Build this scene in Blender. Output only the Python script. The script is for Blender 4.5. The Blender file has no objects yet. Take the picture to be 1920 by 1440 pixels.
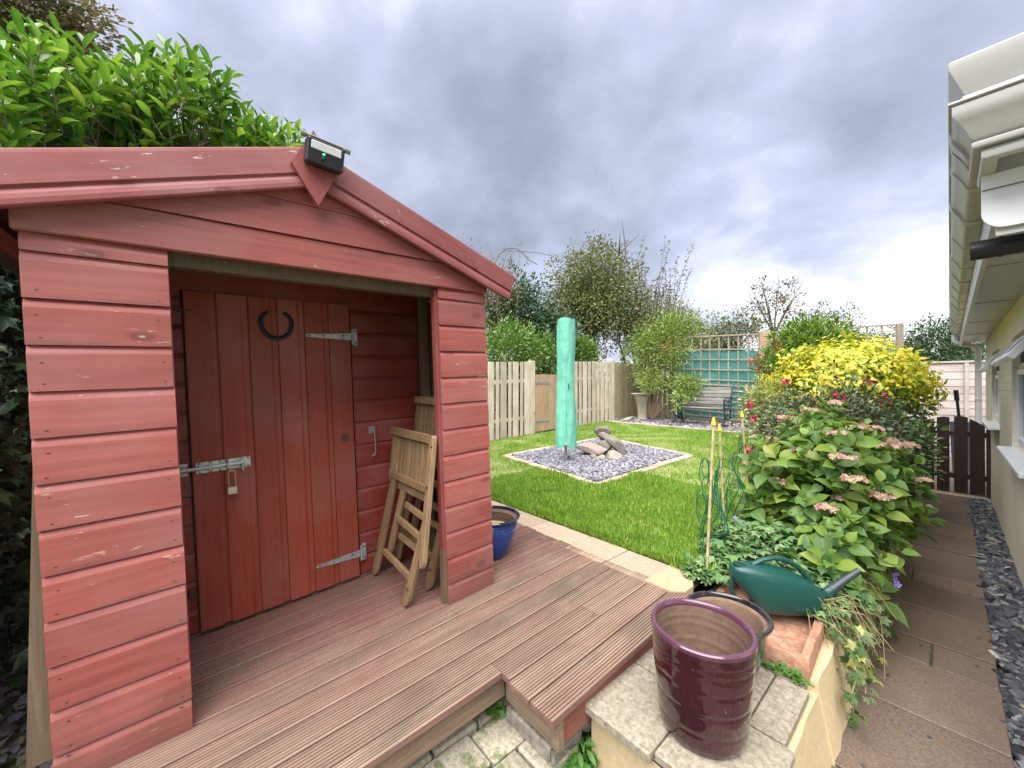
import bpy, bmesh, math, random
import numpy as np
from mathutils import Vector, Matrix

random.seed(7)
RNG = np.random.default_rng(7)
rad = math.radians
scene = bpy.context.scene
COL = scene.collection

# ------------------------------------------------------------------ camera
F_PX, CAM_H = 716.44, 1.55
PITCH, ROLL, YAW = rad(-0.193), rad(0.108), rad(48.877)
_cp, _sp, _c, _s = math.cos(PITCH), math.sin(PITCH), math.cos(ROLL), math.sin(ROLL)
_fw = np.array([0, _cp, -_sp]); _up = np.array([0, _sp, _cp]); _rt = np.array([1., 0, 0])
_r2, _u2 = _c * _rt + _s * _up, -_s * _rt + _c * _up
_B = np.array([[math.cos(YAW), -math.sin(YAW), 0], [math.sin(YAW), math.cos(YAW), 0], [0, 0, 1]])
C_RT, C_UP, C_FW = _B @ _r2, _B @ _u2, _B @ _fw
cam_data = bpy.data.cameras.new('camera')
cam_data.sensor_width = 36.0
cam_data.lens = F_PX / 1920 * 36
cam_data.clip_start = 0.05
cam_data.clip_end = 3000
cam = bpy.data.objects.new('camera', cam_data)
COL.objects.link(cam)
cam.matrix_world = Matrix((
    (C_RT[0], C_UP[0], -C_FW[0], 0), (C_RT[1], C_UP[1], -C_FW[1], 0),
    (C_RT[2], C_UP[2], -C_FW[2], CAM_H), (0, 0, 0, 1)))
scene.camera = cam

# ------------------------------------------------------------------ sky, sun, exposure
SUN_EL, SUN_AZ = rad(62), rad(158)          # azimuth measured from +Y towards +X
world = bpy.data.worlds.new('World')
scene.world = world
world.use_nodes = True
wn, wl = world.node_tree.nodes, world.node_tree.links
wn.clear()
def W(t, **k):
    n = wn.new(t)
    for a, b in k.items(): setattr(n, a, b)
    return n
wout, wbg = W('ShaderNodeOutputWorld'), W('ShaderNodeBackground')
wbg.inputs['Strength'].default_value = 0.1
sky = W('ShaderNodeTexSky', sky_type='NISHITA', sun_disc=False)
sky.sun_elevation, sky.sun_rotation = SUN_EL, SUN_AZ
sky.air_density, sky.dust_density = 1.0, 1.5
tc = W('ShaderNodeTexCoord'); sep = W('ShaderNodeSeparateXYZ')
wl.new(tc.outputs['Generated'], sep.inputs[0])
def Wm(op, a, b=None, c=None, clamp=False):
    n = W('ShaderNodeMath', operation=op, use_clamp=clamp)
    for i, v in enumerate((a, b, c)):
        if v is None: continue
        if isinstance(v, (int, float)): n.inputs[i].default_value = v
        else: wl.new(v, n.inputs[i])
    return n.outputs[0]
zc = Wm('MAXIMUM', sep.outputs['Z'], 0.0)
den = Wm('ADD', zc, 0.42)
comb = W('ShaderNodeCombineXYZ')
wl.new(Wm('DIVIDE', sep.outputs['X'], den), comb.inputs[0])
wl.new(Wm('DIVIDE', sep.outputs['Y'], den), comb.inputs[1])
mp = W('ShaderNodeMapping'); mp.inputs['Rotation'].default_value = (0, 0, rad(-38)); mp.inputs['Scale'].default_value = (1.75, 1.85, 1)
mp.inputs['Location'].default_value = (7.7, 8.8, 0)
wl.new(comb.outputs[0], mp.inputs[0])
def cloud_noise(scale, detail, rough, dist):
    n = W('ShaderNodeTexNoise'); n.inputs['Scale'].default_value = scale; n.inputs['Detail'].default_value = detail
    n.inputs['Roughness'].default_value = rough; n.inputs['Distortion'].default_value = dist; wl.new(mp.outputs[0], n.inputs['Vector']); return n.outputs['Fac']
big, mid, fine = cloud_noise(0.6, 3, .45, .0), cloud_noise(1.7, 5, .5, .15), cloud_noise(4.6, 6, .55, .1)
# thinner, brighter cloud low down along the garden (+Y)
sunside = Wm('MULTIPLY', Wm('SUBTRACT', 0.40, zc, clamp=True), Wm('POWER', Wm('MAXIMUM', sep.outputs['Y'], 0.0), 5.0))
cl = Wm('ADD', Wm('MULTIPLY', big, 0.46), Wm('MULTIPLY', mid, 0.42))
cl = Wm('ADD', cl, Wm('MULTIPLY', fine, 0.12))
cl = Wm('ADD', cl, Wm('MULTIPLY', sunside, 0.42))
ramp = W('ShaderNodeValToRGB')
wl.new(cl, ramp.inputs[0])
el = ramp.color_ramp.elements
el[0].position, el[0].color = 0.34, (0.255, 0.277, 0.360, 1)
el[1].position, el[1].color = 0.74, (1.30, 1.30, 1.30, 1)
for p, c_ in ((0.41, (0.325, 0.350, 0.450, 1)), (0.47, (0.405, 0.43, 0.56, 1)), (0.53, (0.505, 0.53, 0.69, 1)), (0.59, (0.68, 0.70, 0.84, 1)), (0.65, (1.0, 1.02, 1.08, 1))):
    e = el.new(p); e.color = c_
sc10 = W('ShaderNodeMix', data_type='RGBA', blend_type='MULTIPLY'); sc10.inputs['Factor'].default_value = 1
wl.new(ramp.outputs[0], sc10.inputs['A']); sc10.inputs['B'].default_value = (1.74, 1.74, 1.70, 1)
mixs = W('ShaderNodeMix', data_type='RGBA'); mixs.inputs['Factor'].default_value = 0.96
wl.new(sky.outputs[0], mixs.inputs['A']); wl.new(sc10.outputs['Result'], mixs.inputs['B'])
wl.new(mixs.outputs['Result'], wbg.inputs['Color']); wl.new(wbg.outputs[0], wout.inputs[0])

sun_data = bpy.data.lights.new('sun', 'SUN')
sun_data.energy, sun_data.angle, sun_data.color = 1.5, rad(72), (1.0, 0.97, 0.92)
sun = bpy.data.objects.new('sun', sun_data); COL.objects.link(sun)
_d = Vector((math.sin(SUN_AZ) * math.cos(SUN_EL), math.cos(SUN_AZ) * math.cos(SUN_EL), math.sin(SUN_EL)))
sun.rotation_euler = _d.to_track_quat('Z', 'Y').to_euler()
vs = scene.view_settings
vs.view_transform, vs.look, vs.gamma, vs.exposure = 'Standard', 'None', 1.0, 2.88
vs.use_curve_mapping = False
scene.display_settings.display_device = 'sRGB'

# ------------------------------------------------------------------ helpers
def at(px, depth, py=None):
    """point of the garden seen at photo column px (and row py) at a distance along the view"""
    q = np.array([(px - 960) / F_PX, (720 - (py if py is not None else 720)) / F_PX])
    v = (C_FW + q[0] * C_RT + q[1] * C_UP) * depth
    return Vector((v[0], v[1], v[2] + CAM_H))
def lawn_z(y):
    return 0.40 + 0.04 * (min(y, 12.0) - 2.3)

class MB:
    def __init__(s): s.v, s.f = [], []
    def add(s, vs, fs):
        o = len(s.v); s.v += [tuple(map(float, p)) for p in vs]; s.f += [tuple(i + o for i in f) for f in fs]; return s
    def box(s, x0, x1, y0, y1, z0, z1, c=0.0):
        X, Y, Z = (x0, x1), (y0, y1), (z0, z1)
        if c <= 0:
            vs = [(X[i], Y[j], Z[k]) for i in (0, 1) for j in (0, 1) for k in (0, 1)]
            return s.add(vs, [(0, 1, 3, 2), (4, 6, 7, 5), (0, 4, 5, 1), (2, 3, 7, 6), (0, 2, 6, 4), (1, 5, 7, 3)])
        c = min(c, abs(x1 - x0) * .45, abs(y1 - y0) * .45, abs(z1 - z0) * .45)
        bm = bmesh.new()
        vv = [bm.verts.new((X[i], Y[j], Z[k])) for i in (0, 1) for j in (0, 1) for k in (0, 1)]
        for f in [(0, 1, 3, 2), (4, 6, 7, 5), (0, 4, 5, 1), (2, 3, 7, 6), (0, 2, 6, 4), (1, 5, 7, 3)]: bm.faces.new([vv[i] for i in f])
        bmesh.ops.bevel(bm, geom=list(bm.edges), offset=c, segments=1, affect='EDGES', profile=.5)
        bm.verts.index_update()
        s.add([v.co[:] for v in bm.verts], [[v.index for v in f.verts] for f in bm.faces]); bm.free(); return s
    def prism(s, prof, axis, a0, a1, caps=True, nseg=1):
        n = len(prof)
        def P(p, a):
            if axis == 'Y': return (p[0], a, p[1])
            if axis == 'X': return (a, p[0], p[1])
            return (p[0], p[1], a)
        vs, fs = [], []
        for k in range(nseg + 1):
            a = a0 + (a1 - a0) * k / nseg; vs += [P(p, a) for p in prof]
        for k in range(nseg):
            for i in range(n):
                j = (i + 1) % n; fs.append((k * n + i, k * n + j, (k + 1) * n + j, (k + 1) * n + i))
        if caps: fs += [tuple(range(n))[::-1], tuple(range(nseg * n, nseg * n + n))]
        return s.add(vs, fs)
    def poly(s, pts, axis, a0, a1): return s.prism(pts, axis, a0, a1)
    def tube(s, path, r, n=8, caps=True):
        path = [Vector(p) for p in path]; m = len(path)
        rr = r if isinstance(r, (list, tuple)) else [r] * m
        vs, fs = [], []; ref = None
        for i, p in enumerate(path):
            t = (path[min(i + 1, m - 1)] - path[max(i - 1, 0)])
            t = t.normalized() if t.length > 1e-9 else Vector((0, 0, 1))
            if ref is None: ref = Vector((0, 0, 1)) if abs(t.z) < .9 else Vector((1, 0, 0))
            u = ref - t * ref.dot(t)
            if u.length < 1e-4: u = Vector((1, 0, 0)) - t * t.x
            u.normalize(); w = t.cross(u); ref = u
            for k in range(n):
                a = 2 * math.pi * k / n; vs.append(p + (u * math.cos(a) + w * math.sin(a)) * rr[i])
        for i in range(m - 1):
            for k in range(n): fs.append((i * n + k, i * n + (k + 1) % n, (i + 1) * n + (k + 1) % n, (i + 1) * n + k))
        if caps: fs += [tuple(range(n))[::-1], tuple(range((m - 1) * n, m * n))]
        return s.add(vs, fs)
    def lathe(s, prof, cx=0, cy=0, n=40):
        m = len(prof); vs = [(cx + r * math.cos(2 * math.pi * k / n), cy + r * math.sin(2 * math.pi * k / n), z) for r, z in prof for k in range(n)]
        fs = [(i * n + k, i * n + (k + 1) % n, (i + 1) * n + (k + 1) % n, (i + 1) * n + k) for i in range(m - 1) for k in range(n)]
        return s.add(vs, fs)
    def loft(s, rings, caps=True):
        n = len(rings[0]); vs = [p for r in rings for p in r]; fs = []
        for i in range(len(rings) - 1):
            for k in range(n): fs.append((i * n + k, i * n + (k + 1) % n, (i + 1) * n + (k + 1) % n, (i + 1) * n + k))
        if caps: fs += [tuple(range(n))[::-1], tuple(range((len(rings) - 1) * n, len(rings) * n))]
        return s.add(vs, fs)
    def rot(s, M):
        s.v = [tuple(M @ Vector(p)) for p in s.v]; return s

OFF = {}
def finish_mesh(name, verts, faces, smooth=False, sharp=None):
    me = bpy.data.meshes.new(name); me.from_pydata(verts, [], faces)
    if smooth:
        me.polygons.foreach_set('use_smooth', [True] * len(me.polygons))
        if sharp is not None: me.set_sharp_from_angle(angle=rad(sharp))
    me.update(); return me
def fix_normals(me):
    bm = bmesh.new(); bm.from_mesh(me); bmesh.ops.recalc_face_normals(bm, faces=bm.faces); bm.to_mesh(me); bm.free()
def obj(name, mb, mat, parent=None, smooth=False, sharp=35, label=None, kind=None, recalc=True):
    off = OFF.get(parent.name) if parent is not None else None
    vs = mb.v if off is None else [(p[0] - off[0], p[1] - off[1], p[2] - off[2]) for p in mb.v]
    me = finish_mesh(name, vs, mb.f, False)
    if recalc: fix_normals(me)
    if smooth:
        me.polygons.foreach_set('use_smooth', [True] * len(me.polygons))
        if sharp: me.set_sharp_from_angle(angle=rad(sharp))
    if isinstance(mat, (list, tuple)):
        for m_ in mat: me.materials.append(m_)
    else: me.materials.append(mat)
    o = bpy.data.objects.new(name, me); COL.objects.link(o)
    if parent is not None:
        o.parent = parent
        if off is not None: OFF[o.name] = off
    if label: o['label'] = label
    if kind: o['kind'] = kind
    return o
def inst(name, me, parent=None, loc=(0, 0, 0), M=None):
    o = bpy.data.objects.new(name, me); COL.objects.link(o)
    if parent is not None:
        o.parent = parent; off = OFF.get(parent.name)
        if off is not None: loc = (loc[0] - off[0], loc[1] - off[1], loc[2] - off[2])
    if M is not None:
        m4 = M.to_4x4(); m4.translation = Vector(loc); o.matrix_local = m4 if parent is None else m4
        if parent is not None: o.matrix_basis = m4
    else: o.location = loc
    return o
def thing(name, label, cat, base=(0, 0, 0), group=None, matrix=None):
    o = bpy.data.objects.new(name, None); COL.objects.link(o); o.empty_display_size = .1
    if matrix is not None: o.matrix_world = matrix; OFF[o.name] = (0, 0, 0)
    else: o.location = base; OFF[o.name] = tuple(base)
    o['label'] = label; o['category'] = cat
    if group: o['group'] = group
    return o
def tag(o, label, cat, group=None):
    o['label'] = label; o['category'] = cat
    if group: o['group'] = group
    return o
def structure(name, mb, mat, parent=None, **k):
    o = obj(name, mb, mat, parent, **k)
    if parent is None: o['kind'] = 'structure'
    return o

# ------------------------------------------------------------------ materials
class NT:
    def __init__(s, name):
        s.m = bpy.data.materials.new(name); s.m.use_nodes = True
        s.n, s.l = s.m.node_tree.nodes, s.m.node_tree.links
        s.b = s.n['Principled BSDF']
        s.tc = s.n.new('ShaderNodeTexCoord'); s.oi = s.n.new('ShaderNodeObjectInfo')
    def link(s, a, b): s.l.new(a, b)
    def math(s, op, a, b=0.0, clamp=False):
        n = s.n.new('ShaderNodeMath'); n.operation = op; n.use_clamp = clamp
        for i, v in enumerate((a, b)):
            if isinstance(v, (int, float)): n.inputs[i].default_value = v
            else: s.l.new(v, n.inputs[i])
        return n.outputs[0]
    def coords(s, scale=(1, 1, 1), rnd=7.0, src='Object'):
        n = s.n.new('ShaderNodeMapping'); n.inputs['Scale'].default_value = scale
        s.l.new(s.tc.outputs[src], n.inputs[0])
        if rnd:
            k = s.math('MULTIPLY', s.oi.outputs['Random'], rnd)
            c = s.n.new('ShaderNodeCombineXYZ')
            for i in range(3): s.l.new(k, c.inputs[i])
            s.l.new(c.outputs[0], n.inputs['Location'])
        return n.outputs[0]
    def noise(s, co, scale=1.0, detail=5, rough=.55, dist=0.0):
        n = s.n.new('ShaderNodeTexNoise'); n.inputs['Scale'].default_value = scale; n.inputs['Detail'].default_value = detail
        n.inputs['Roughness'].default_value = rough; n.inputs['Distortion'].default_value = dist; s.l.new(co, n.inputs['Vector'])
        return n.outputs['Fac']
    def voro(s, co, scale=1.0, feature='F1', out='Distance', rnd=1.0):
        n = s.n.new('ShaderNodeTexVoronoi'); n.feature = feature; n.inputs['Scale'].default_value = scale
        n.inputs['Randomness'].default_value = rnd; s.l.new(co, n.inputs['Vector']); return n.outputs[out]
    def ramp(s, fac, stops):
        n = s.n.new('ShaderNodeValToRGB'); e = n.color_ramp.elements
        while len(e) > 1: e.remove(e[-1])
        for i, (p, c) in enumerate(stops):
            x = e[0] if i == 0 else e.new(p)
            x.position = p; x.color = (*c, 1) if not isinstance(c, (int, float)) else (c, c, c, 1)
        s.l.new(fac, n.inputs[0]); return n.outputs[0]
    def mix(s, f, a, b, mode='MIX'):
        n = s.n.new('ShaderNodeMix'); n.data_type = 'RGBA'; n.blend_type = mode
        for key, v in (('Factor', f), ('A', a), ('B', b)):
            i = n.inputs[key] if key == 'Factor' else [q for q in n.inputs if q.name == key and q.type == 'RGBA'][0]
            if isinstance(v, (int, float)): i.default_value = v
            elif isinstance(v, (tuple, list)): i.default_value = (*v, 1)
            else: s.l.new(v, i)
        return [q for q in n.outputs if q.type == 'RGBA'][0]
    def bump(s, h, strength=.3, dist=.003):
        n = s.n.new('ShaderNodeBump'); n.inputs['Strength'].default_value = strength; n.inputs['Distance'].default_value = dist
        s.l.new(h, n.inputs['Height']); s.l.new(n.outputs[0], s.b.inputs['Normal']); return n
    def out(s, col, rough=.6, metal=0.0, spec=None):
        if isinstance(col, (tuple, list)): s.b.inputs['Base Color'].default_value = (*col, 1)
        else: s.l.new(col, s.b.inputs['Base Color'])
        if isinstance(rough, (int, float)): s.b.inputs['Roughness'].default_value = rough
        else: s.l.new(rough, s.b.inputs['Roughness'])
        s.b.inputs['Metallic'].default_value = metal
        if spec is not None: s.b.inputs['Specular IOR Level'].default_value = spec
        return s.m

def painted_wood(name, col, axis='Y', chips=.5, var=.12, rough=.6, knots=True, chip_col=(.55, .44, .36), dirt=False):
    t = NT(name); st = {'Y': (38, 2.2, 38), 'Z': (38, 38, 2.2), 'X': (2.2, 38, 38)}[axis]
    st2 = {'Y': (34, 7, 34), 'Z': (34, 34, 7), 'X': (7, 34, 34)}[axis]
    kn = {'Y': (7, 3.2, 7), 'Z': (7, 7, 3.2), 'X': (3.2, 7, 7)}[axis]
    g = t.noise(t.coords(st), 1, 6, .6, .6); blot = t.noise(t.coords((2.6,) * 3), 1, 4)
    c1 = tuple(min(1, x * (1 + var) + .012) for x in col); c0 = tuple(x * (1 - var * 1.2) for x in col)
    c = t.mix(t.ramp(g, [(.35, 0.0), (.65, 1.0)]), c0, c1)
    pale = tuple(x * .8 + .09 for x in col)
    c = t.mix(t.math('MULTIPLY', t.ramp(blot, [(.42, 0.0), (.72, 1.0)]), .6), c, pale)
    h = g
    if knots:
        v = t.voro(t.coords(kn), 1.0)
        ring = t.math('MULTIPLY', t.math('ADD', t.math('SINE', t.math('MULTIPLY', v, 95)), 1.0), .5)
        kmask = t.ramp(v, [(.0, 1.0), (.07, .85), (.15, 0.0)])
        c = t.mix(t.math('MULTIPLY', kmask, t.math('MULTIPLY_ADD', ring, .35)), c, tuple(x * .45 for x in col))
        kc = t.ramp(v, [(.0, 1.0), (.022, .9), (.034, 0.0)])
        pick = t.ramp(t.noise(t.coords((1.7,) * 3), 1, 1), [(.47, 0.0), (.52, 1.0)])
        c = t.mix(t.math('MULTIPLY', t.math('MULTIPLY', kc, pick), .8), c, chip_col)
    if chips:
        ch = t.noise(t.coords(st2), 1, 4, .7)
        msk = t.ramp(t.noise(t.coords((1.6,) * 3), 1, 3), [(.43, 0.0), (.58, 1.0)])
        cf = t.math('MULTIPLY', t.ramp(ch, [(.655, 0.0), (.69, 1.0)]), t.math('MULTIPLY', msk, chips))
        c = t.mix(cf, c, chip_col)
        h = t.math('SUBTRACT', g, t.math('MULTIPLY', cf, .6))
    rv = t.math('MULTIPLY', t.math('SUBTRACT', t.oi.outputs['Random'], .5), .24)
    hs = t.n.new('ShaderNodeHueSaturation'); t.link(c, hs.inputs['Color']); t.link(t.math('ADD', rv, 1.0), hs.inputs['Value'])
    res = hs.outputs[0]
    if dirt:
        sz = t.n.new('ShaderNodeSeparateXYZ'); t.link(t.tc.outputs['Object'], sz.inputs[0])
        dn = t.noise(t.coords((9, 9, 5), 0), 1, 5, .65)
        k_ = t.math('ADD', sz.outputs[2], t.math('MULTIPLY', t.math('SUBTRACT', dn, .5), .5))
        res = t.mix(t.math('MULTIPLY', t.ramp(k_, [(.0, 1.0), (.10, .7), (.22, 0.0)]), .55), res, (.13, .075, .055))
        lap = t.math('FRACT', t.math('DIVIDE', t.math('SUBTRACT', sz.outputs[2], .111), .14))
        ln = t.noise(t.coords((14, 5, 14), 3), 1, 4, .6)
        res = t.mix(t.math('MULTIPLY', t.math('MULTIPLY', t.ramp(lap, [(.0, .8), (.10, .25), (.22, 0.0)]), t.ramp(ln, [(.42, 0.0), (.62, 1.0)])), .6), res, (.12, .05, .045))
    t.bump(h, .28, .002)
    return t.out(res, rough)

def raw_wood(name, c0, c1, axis='Z', rough=.75, rv=.25, bump=.35):
    t = NT(name); st = {'Y': (45, 2.5, 45), 'Z': (45, 45, 2.5), 'X': (2.5, 45, 45)}[axis]
    g = t.noise(t.coords(st), 1, 6, .62, .8); b = t.noise(t.coords((3, 3, 3)), 1, 4)
    c = t.mix(t.ramp(g, [(.32, 0.0), (.7, 1.0)]), c0, c1)
    c = t.mix(t.math('MULTIPLY', t.ramp(b, [(.4, 0.0), (.75, 1.0)]), .5), c, tuple(x * .62 for x in c0))
    hs = t.n.new('ShaderNodeHueSaturation'); t.link(c, hs.inputs['Color'])
    t.link(t.math('ADD', t.math('MULTIPLY', t.math('SUBTRACT', t.oi.outputs['Random'], .5), rv * 2), 1.0), hs.inputs['Value'])
    t.bump(g, bump, .002); return t.out(hs.outputs[0], rough)

def speckle(name, cols, scale=60, rough=.85, blot=.5, stain=(.10, .10, .07), bump=.4, rv=.12, moss=None):
    t = NT(name); co = t.coords((1, 1, 1))
    f = t.noise(co, scale, 5, .7); b = t.noise(co, 3.2, 5, .6)
    k = len(cols); c = t.ramp(f, [(.3 + .4 * i / max(1, k - 1), cols[i]) for i in range(k)])
    c = t.mix(t.math('MULTIPLY', t.ramp(b, [(.46, 0.0), (.72, 1.0)]), blot), c, stain)
    if moss:
        mm = t.ramp(t.noise(co, 9, 6, .65), [(.53, 0.0), (.6, 1.0)])
        c = t.mix(t.math('MULTIPLY', mm, moss[1]), c, moss[0])
    hs = t.n.new('ShaderNodeHueSaturation'); t.link(c, hs.inputs['Color'])
    t.link(t.math('ADD', t.math('MULTIPLY', t.math('SUBTRACT', t.oi.outputs['Random'], .5), rv * 2), 1.0), hs.inputs['Value'])
    t.bump(t.math('ADD', f, t.math('MULTIPLY', b, .7)), bump, .004); return t.out(hs.outputs[0], rough)

def leafmat(name, cols, rough=.42, trans=.22, vein=None, spec=.5, uv=True, rnd='island'):
    t = NT(name)
    if rnd == 'island':
        g = t.n.new('ShaderNodeNewGeometry'); r = g.outputs['Random Per Island']
    else: r = t.oi.outputs['Random']
    k = len(cols); c = t.ramp(r, [(i / max(1, k - 1), cols[i]) for i in range(k)])
    nb = t.noise(t.coords((1, 1, 1), 0), 28 if rnd == 'island' else 30, 3)
    c = t.mix(t.math('MULTIPLY', t.ramp(nb, [(.4, 0.0), (.7, 1.0)]), .35), c, tuple(x * .62 for x in cols[0]))
    if uv and vein:
        su = t.n.new('ShaderNodeSeparateXYZ'); t.link(t.tc.outputs['UV'], su.inputs[0])
        d = t.math('ABSOLUTE', t.math('SUBTRACT', su.outputs[0], .5))
        mid = t.ramp(d, [(.0, 1.0), (.035, .7), (.06, 0.0)])
        ph = t.math('MULTIPLY', t.math('SUBTRACT', su.outputs[1], t.math('MULTIPLY', d, .75)), 44)
        side = t.ramp(t.math('SINE', ph), [(.86, 0.0), (.985, .55)])
        vm = t.math('MAXIMUM', mid, side)
        c = t.mix(t.math('MULTIPLY', vm, .6), c, vein)
        t.bump(vm, .25, .002)
    t.link(c, t.b.inputs['Base Color']); t.b.inputs['Roughness'].default_value = rough
    t.b.inputs['Specular IOR Level'].default_value = spec
    tr = t.n.new('ShaderNodeBsdfTranslucent'); mx = t.n.new('ShaderNodeMixShader'); mx.inputs[0].default_value = trans
    br = t.mix(1.0, c, (1.25, 1.3, .8), 'MULTIPLY'); t.link(br, tr.inputs['Color'])
    t.link(t.b.outputs[0], mx.inputs[1]); t.link(tr.outputs[0], mx.inputs[2])
    t.link(mx.outputs[0], t.n['Material Output'].inputs[0]); return t.m

def plain(name, col, rough=.5, metal=0.0, nscale=8, var=.12, bump=0.0, spec=None):
    t = NT(name); n = t.noise(t.coords((1, 1, 1)), nscale, 5, .6)
    c = t.mix(t.ramp(n, [(.35, 0.0), (.7, 1.0)]), tuple(x * (1 - var) for x in col), tuple(min(1, x * (1 + var)) for x in col))
    if bump: t.bump(n, bump, .003)
    return t.out(c, rough, metal, spec)

RED = (.305, .073, .060)
M = {}
M['paint'] = painted_wood('faded_red_paint', RED, 'Y', .9, dirt=True)
M['paint_b'] = painted_wood('faded_red_paint_weathered', (.255, .060, .056), 'Y', 1.0)
M['paint_z'] = painted_wood('red_paint_upright', (.25, .040, .034), 'Z', .25)
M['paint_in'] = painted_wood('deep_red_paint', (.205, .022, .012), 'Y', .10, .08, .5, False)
M['paint_door'] = painted_wood('deep_red_door_paint', (.262, .036, .015), 'Z', .10, .05, .6, False)
M['diamond'] = painted_wood('red_paint_smooth', (.28, .060, .052), 'Z', .0, .06, .55, False)
M['raw'] = raw_wood('bare_brown_wood', (.16, .105, .06), (.27, .19, .115), 'Z')
M['rawdark'] = raw_wood('old_dark_wood', (.10, .072, .05), (.17, .125, .085), 'Y')
M['rawbrown'] = raw_wood('brown_corner_wood', (.085, .058, .036), (.145, .105, .066), 'Z')
M['felt'] = speckle('roofing_felt', [(.05, .055, .05), (.10, .105, .10)], 160)
# weathered grooved decking: worn red stain, redder beside the door wall where feet do not reach
t = NT('worn_deck_stain')
g = t.noise(t.coords((42, 2.0, 42)), 1, 6, .65, .7); b = t.noise(t.coords((2.2, 2.2, 2.2), 0), 1, 5, .6)
sx = t.n.new('ShaderNodeSeparateXYZ'); t.link(t.tc.outputs['Object'], sx.inputs[0])
wood = t.mix(t.ramp(g, [(.3, 0.0), (.7, 1.0)]), (.20, .148, .10), (.355, .28, .205))
stain = t.mix(t.ramp(g, [(.3, 0.0), (.7, 1.0)]), (.135, .055, .046), (.215, .105, .085))
d = t.math('ADD', sx.outputs[0], t.math('MULTIPLY', t.math('SUBTRACT', b, .5), 1.3))
wear = t.ramp(d, [(-.0, 0.0), (.0, 0.0)])
mrn = t.n.new('ShaderNodeMapRange'); t.link(d, mrn.inputs['Value'])
mrn.inputs['From Min'].default_value = -.36; mrn.inputs['From Max'].default_value = .30
wear = t.math('MULTIPLY', mrn.outputs[0], t.math('ADD', t.math('MULTIPLY', t.ramp(t.noise(t.coords((5, 1.2, 5)), 1, 4), [(.35, 0.0), (.62, 1.0)]), .42), .58))
groove = t.n.new('ShaderNodeMapRange'); t.link(sx.outputs[2], groove.inputs['Value'])
groove.inputs['From Min'].default_value = -.0045; groove.inputs['From Max'].default_value = -.0005
c = t.mix(t.math('MULTIPLY', wear, t.math('ADD', t.math('MULTIPLY', groove.outputs[0], .7), .22)), stain, wood)
gd = t.mix(t.math('MULTIPLY', t.ramp(t.noise(t.coords((4.5, 1.6, 4.5), 0), 1, 6, .62), [(.47, 0.0), (.68, 1.0)]), .6), c, (.085, .07, .048))
hs = t.n.new('ShaderNodeHueSaturation'); t.link(gd, hs.inputs['Color'])
t.link(t.math('ADD', t.math('MULTIPLY', t.math('SUBTRACT', t.oi.outputs['Random'], .5), .26), 1.0), hs.inputs['Value'])
t.bump(g, .35, .002); M['deck'] = t.out(hs.outputs[0], .7)
M['joist'] = raw_wood('deck_joist_wood', (.115, .075, .05), (.22, .15, .10), 'Y')
M['joist_x'] = raw_wood('deck_joist_wood_end', (.14, .10, .065), (.27, .20, .13), 'X')
M['joist_red'] = painted_wood('joist_red_stain', (.22, .06, .04), 'Y', .2, knots=False)
M['coping'] = speckle('coping_concrete', [(.12, .10, .072), (.245, .21, .16), (.37, .325, .26)], 55, .85, .45, (.17, .16, .115))
M['paver'] = speckle('mossy_paver', [(.17, .15, .11), (.33, .30, .23), (.44, .41, .33)], 60, .9, .6, (.10, .095, .06), .5, .15, ((.075, .105, .02), .75))
M['earth'] = speckle('mossy_earth', [(.02, .02, .014), (.05, .045, .03), (.08, .07, .05)], 30, .95, .5, (.02, .018, .014), .8, .0, ((.05, .10, .012), .9))
M['yellow'] = speckle('yellow_masonry_paint', [(.44, .345, .195), (.54, .43, .26)], 40, .8, .55, (.44, .34, .2), .6)
M['rubble'] = speckle('rubble_stone', [(.09, .08, .065), (.19, .17, .14), (.28, .25, .2)], 26, .9, .4, (.05, .045, .035), .9)
M['path'] = speckle('brown_path_slab', [(.085, .057, .041), (.135, .096, .072), (.20, .15, .115)], 85, .62, .5, (.085, .058, .044), .35, .16)
M['strip'] = speckle('buff_paving_slab', [(.25, .18, .12), (.35, .265, .19), (.42, .335, .25)], 60, .85, .5, (.33, .235, .15), .35, .1)
M['strip_o'] = speckle('orange_paving_slab', [(.33, .20, .11), (.43, .285, .17), (.5, .36, .23)], 60, .85, .4, (.36, .24, .14), .35)
M['soil'] = speckle('bed_soil', [(.05, .034, .022), (.115, .08, .052), (.21, .15, .10)], 34, .95, .4, (.06, .04, .027), .9)
M['lawnbase'] = speckle('lawn_thatch', [(.09, .15, .025), (.20, .23, .07), (.34, .28, .15)], 40, .95, .5, (.36, .27, .16), .8)
M['ground'] = speckle('far_ground', [(.05, .07, .025), (.09, .11, .04)], 3, .95, .4)
M['edging'] = speckle('bed_edging_brick', [(.33, .235, .17), (.45, .33, .245), (.5, .40, .31)], 60, .9, .4, (.25, .18, .13), .4, .2)
def slate(name, dark, wet=.5):
    t = NT(name); n = t.noise(t.coords((9, 9, 30), 9), 1, 4)
    g_ = t.n.new('ShaderNodeNewGeometry')
    r = t.math('FRACT', t.math('ADD', t.oi.outputs['Random'], g_.outputs['Random Per Island']))
    c = t.ramp(r, dark); c = t.mix(t.ramp(n, [(.4, 0.0), (.7, .5)]), c, tuple(x * .6 for x in dark[0][1]))
    t.bump(n, .4, .003); return t.out(c, wet)
M['slate_bed'] = slate('grey_slate_chipping', [(.0, (.105, .10, .125)), (.35, (.19, .185, .225)), (.7, (.27, .265, .31)), (.92, (.34, .31, .32)), (1., (.42, .40, .38))], .62)
M['slate_wet'] = slate('dark_slate_chipping', [(.0, (.03, .032, .042)), (.5, (.075, .078, .096)), (.85, (.15, .15, .17)), (.97, (.26, .25, .24)), (1., (.36, .29, .22))], .42)
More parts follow.
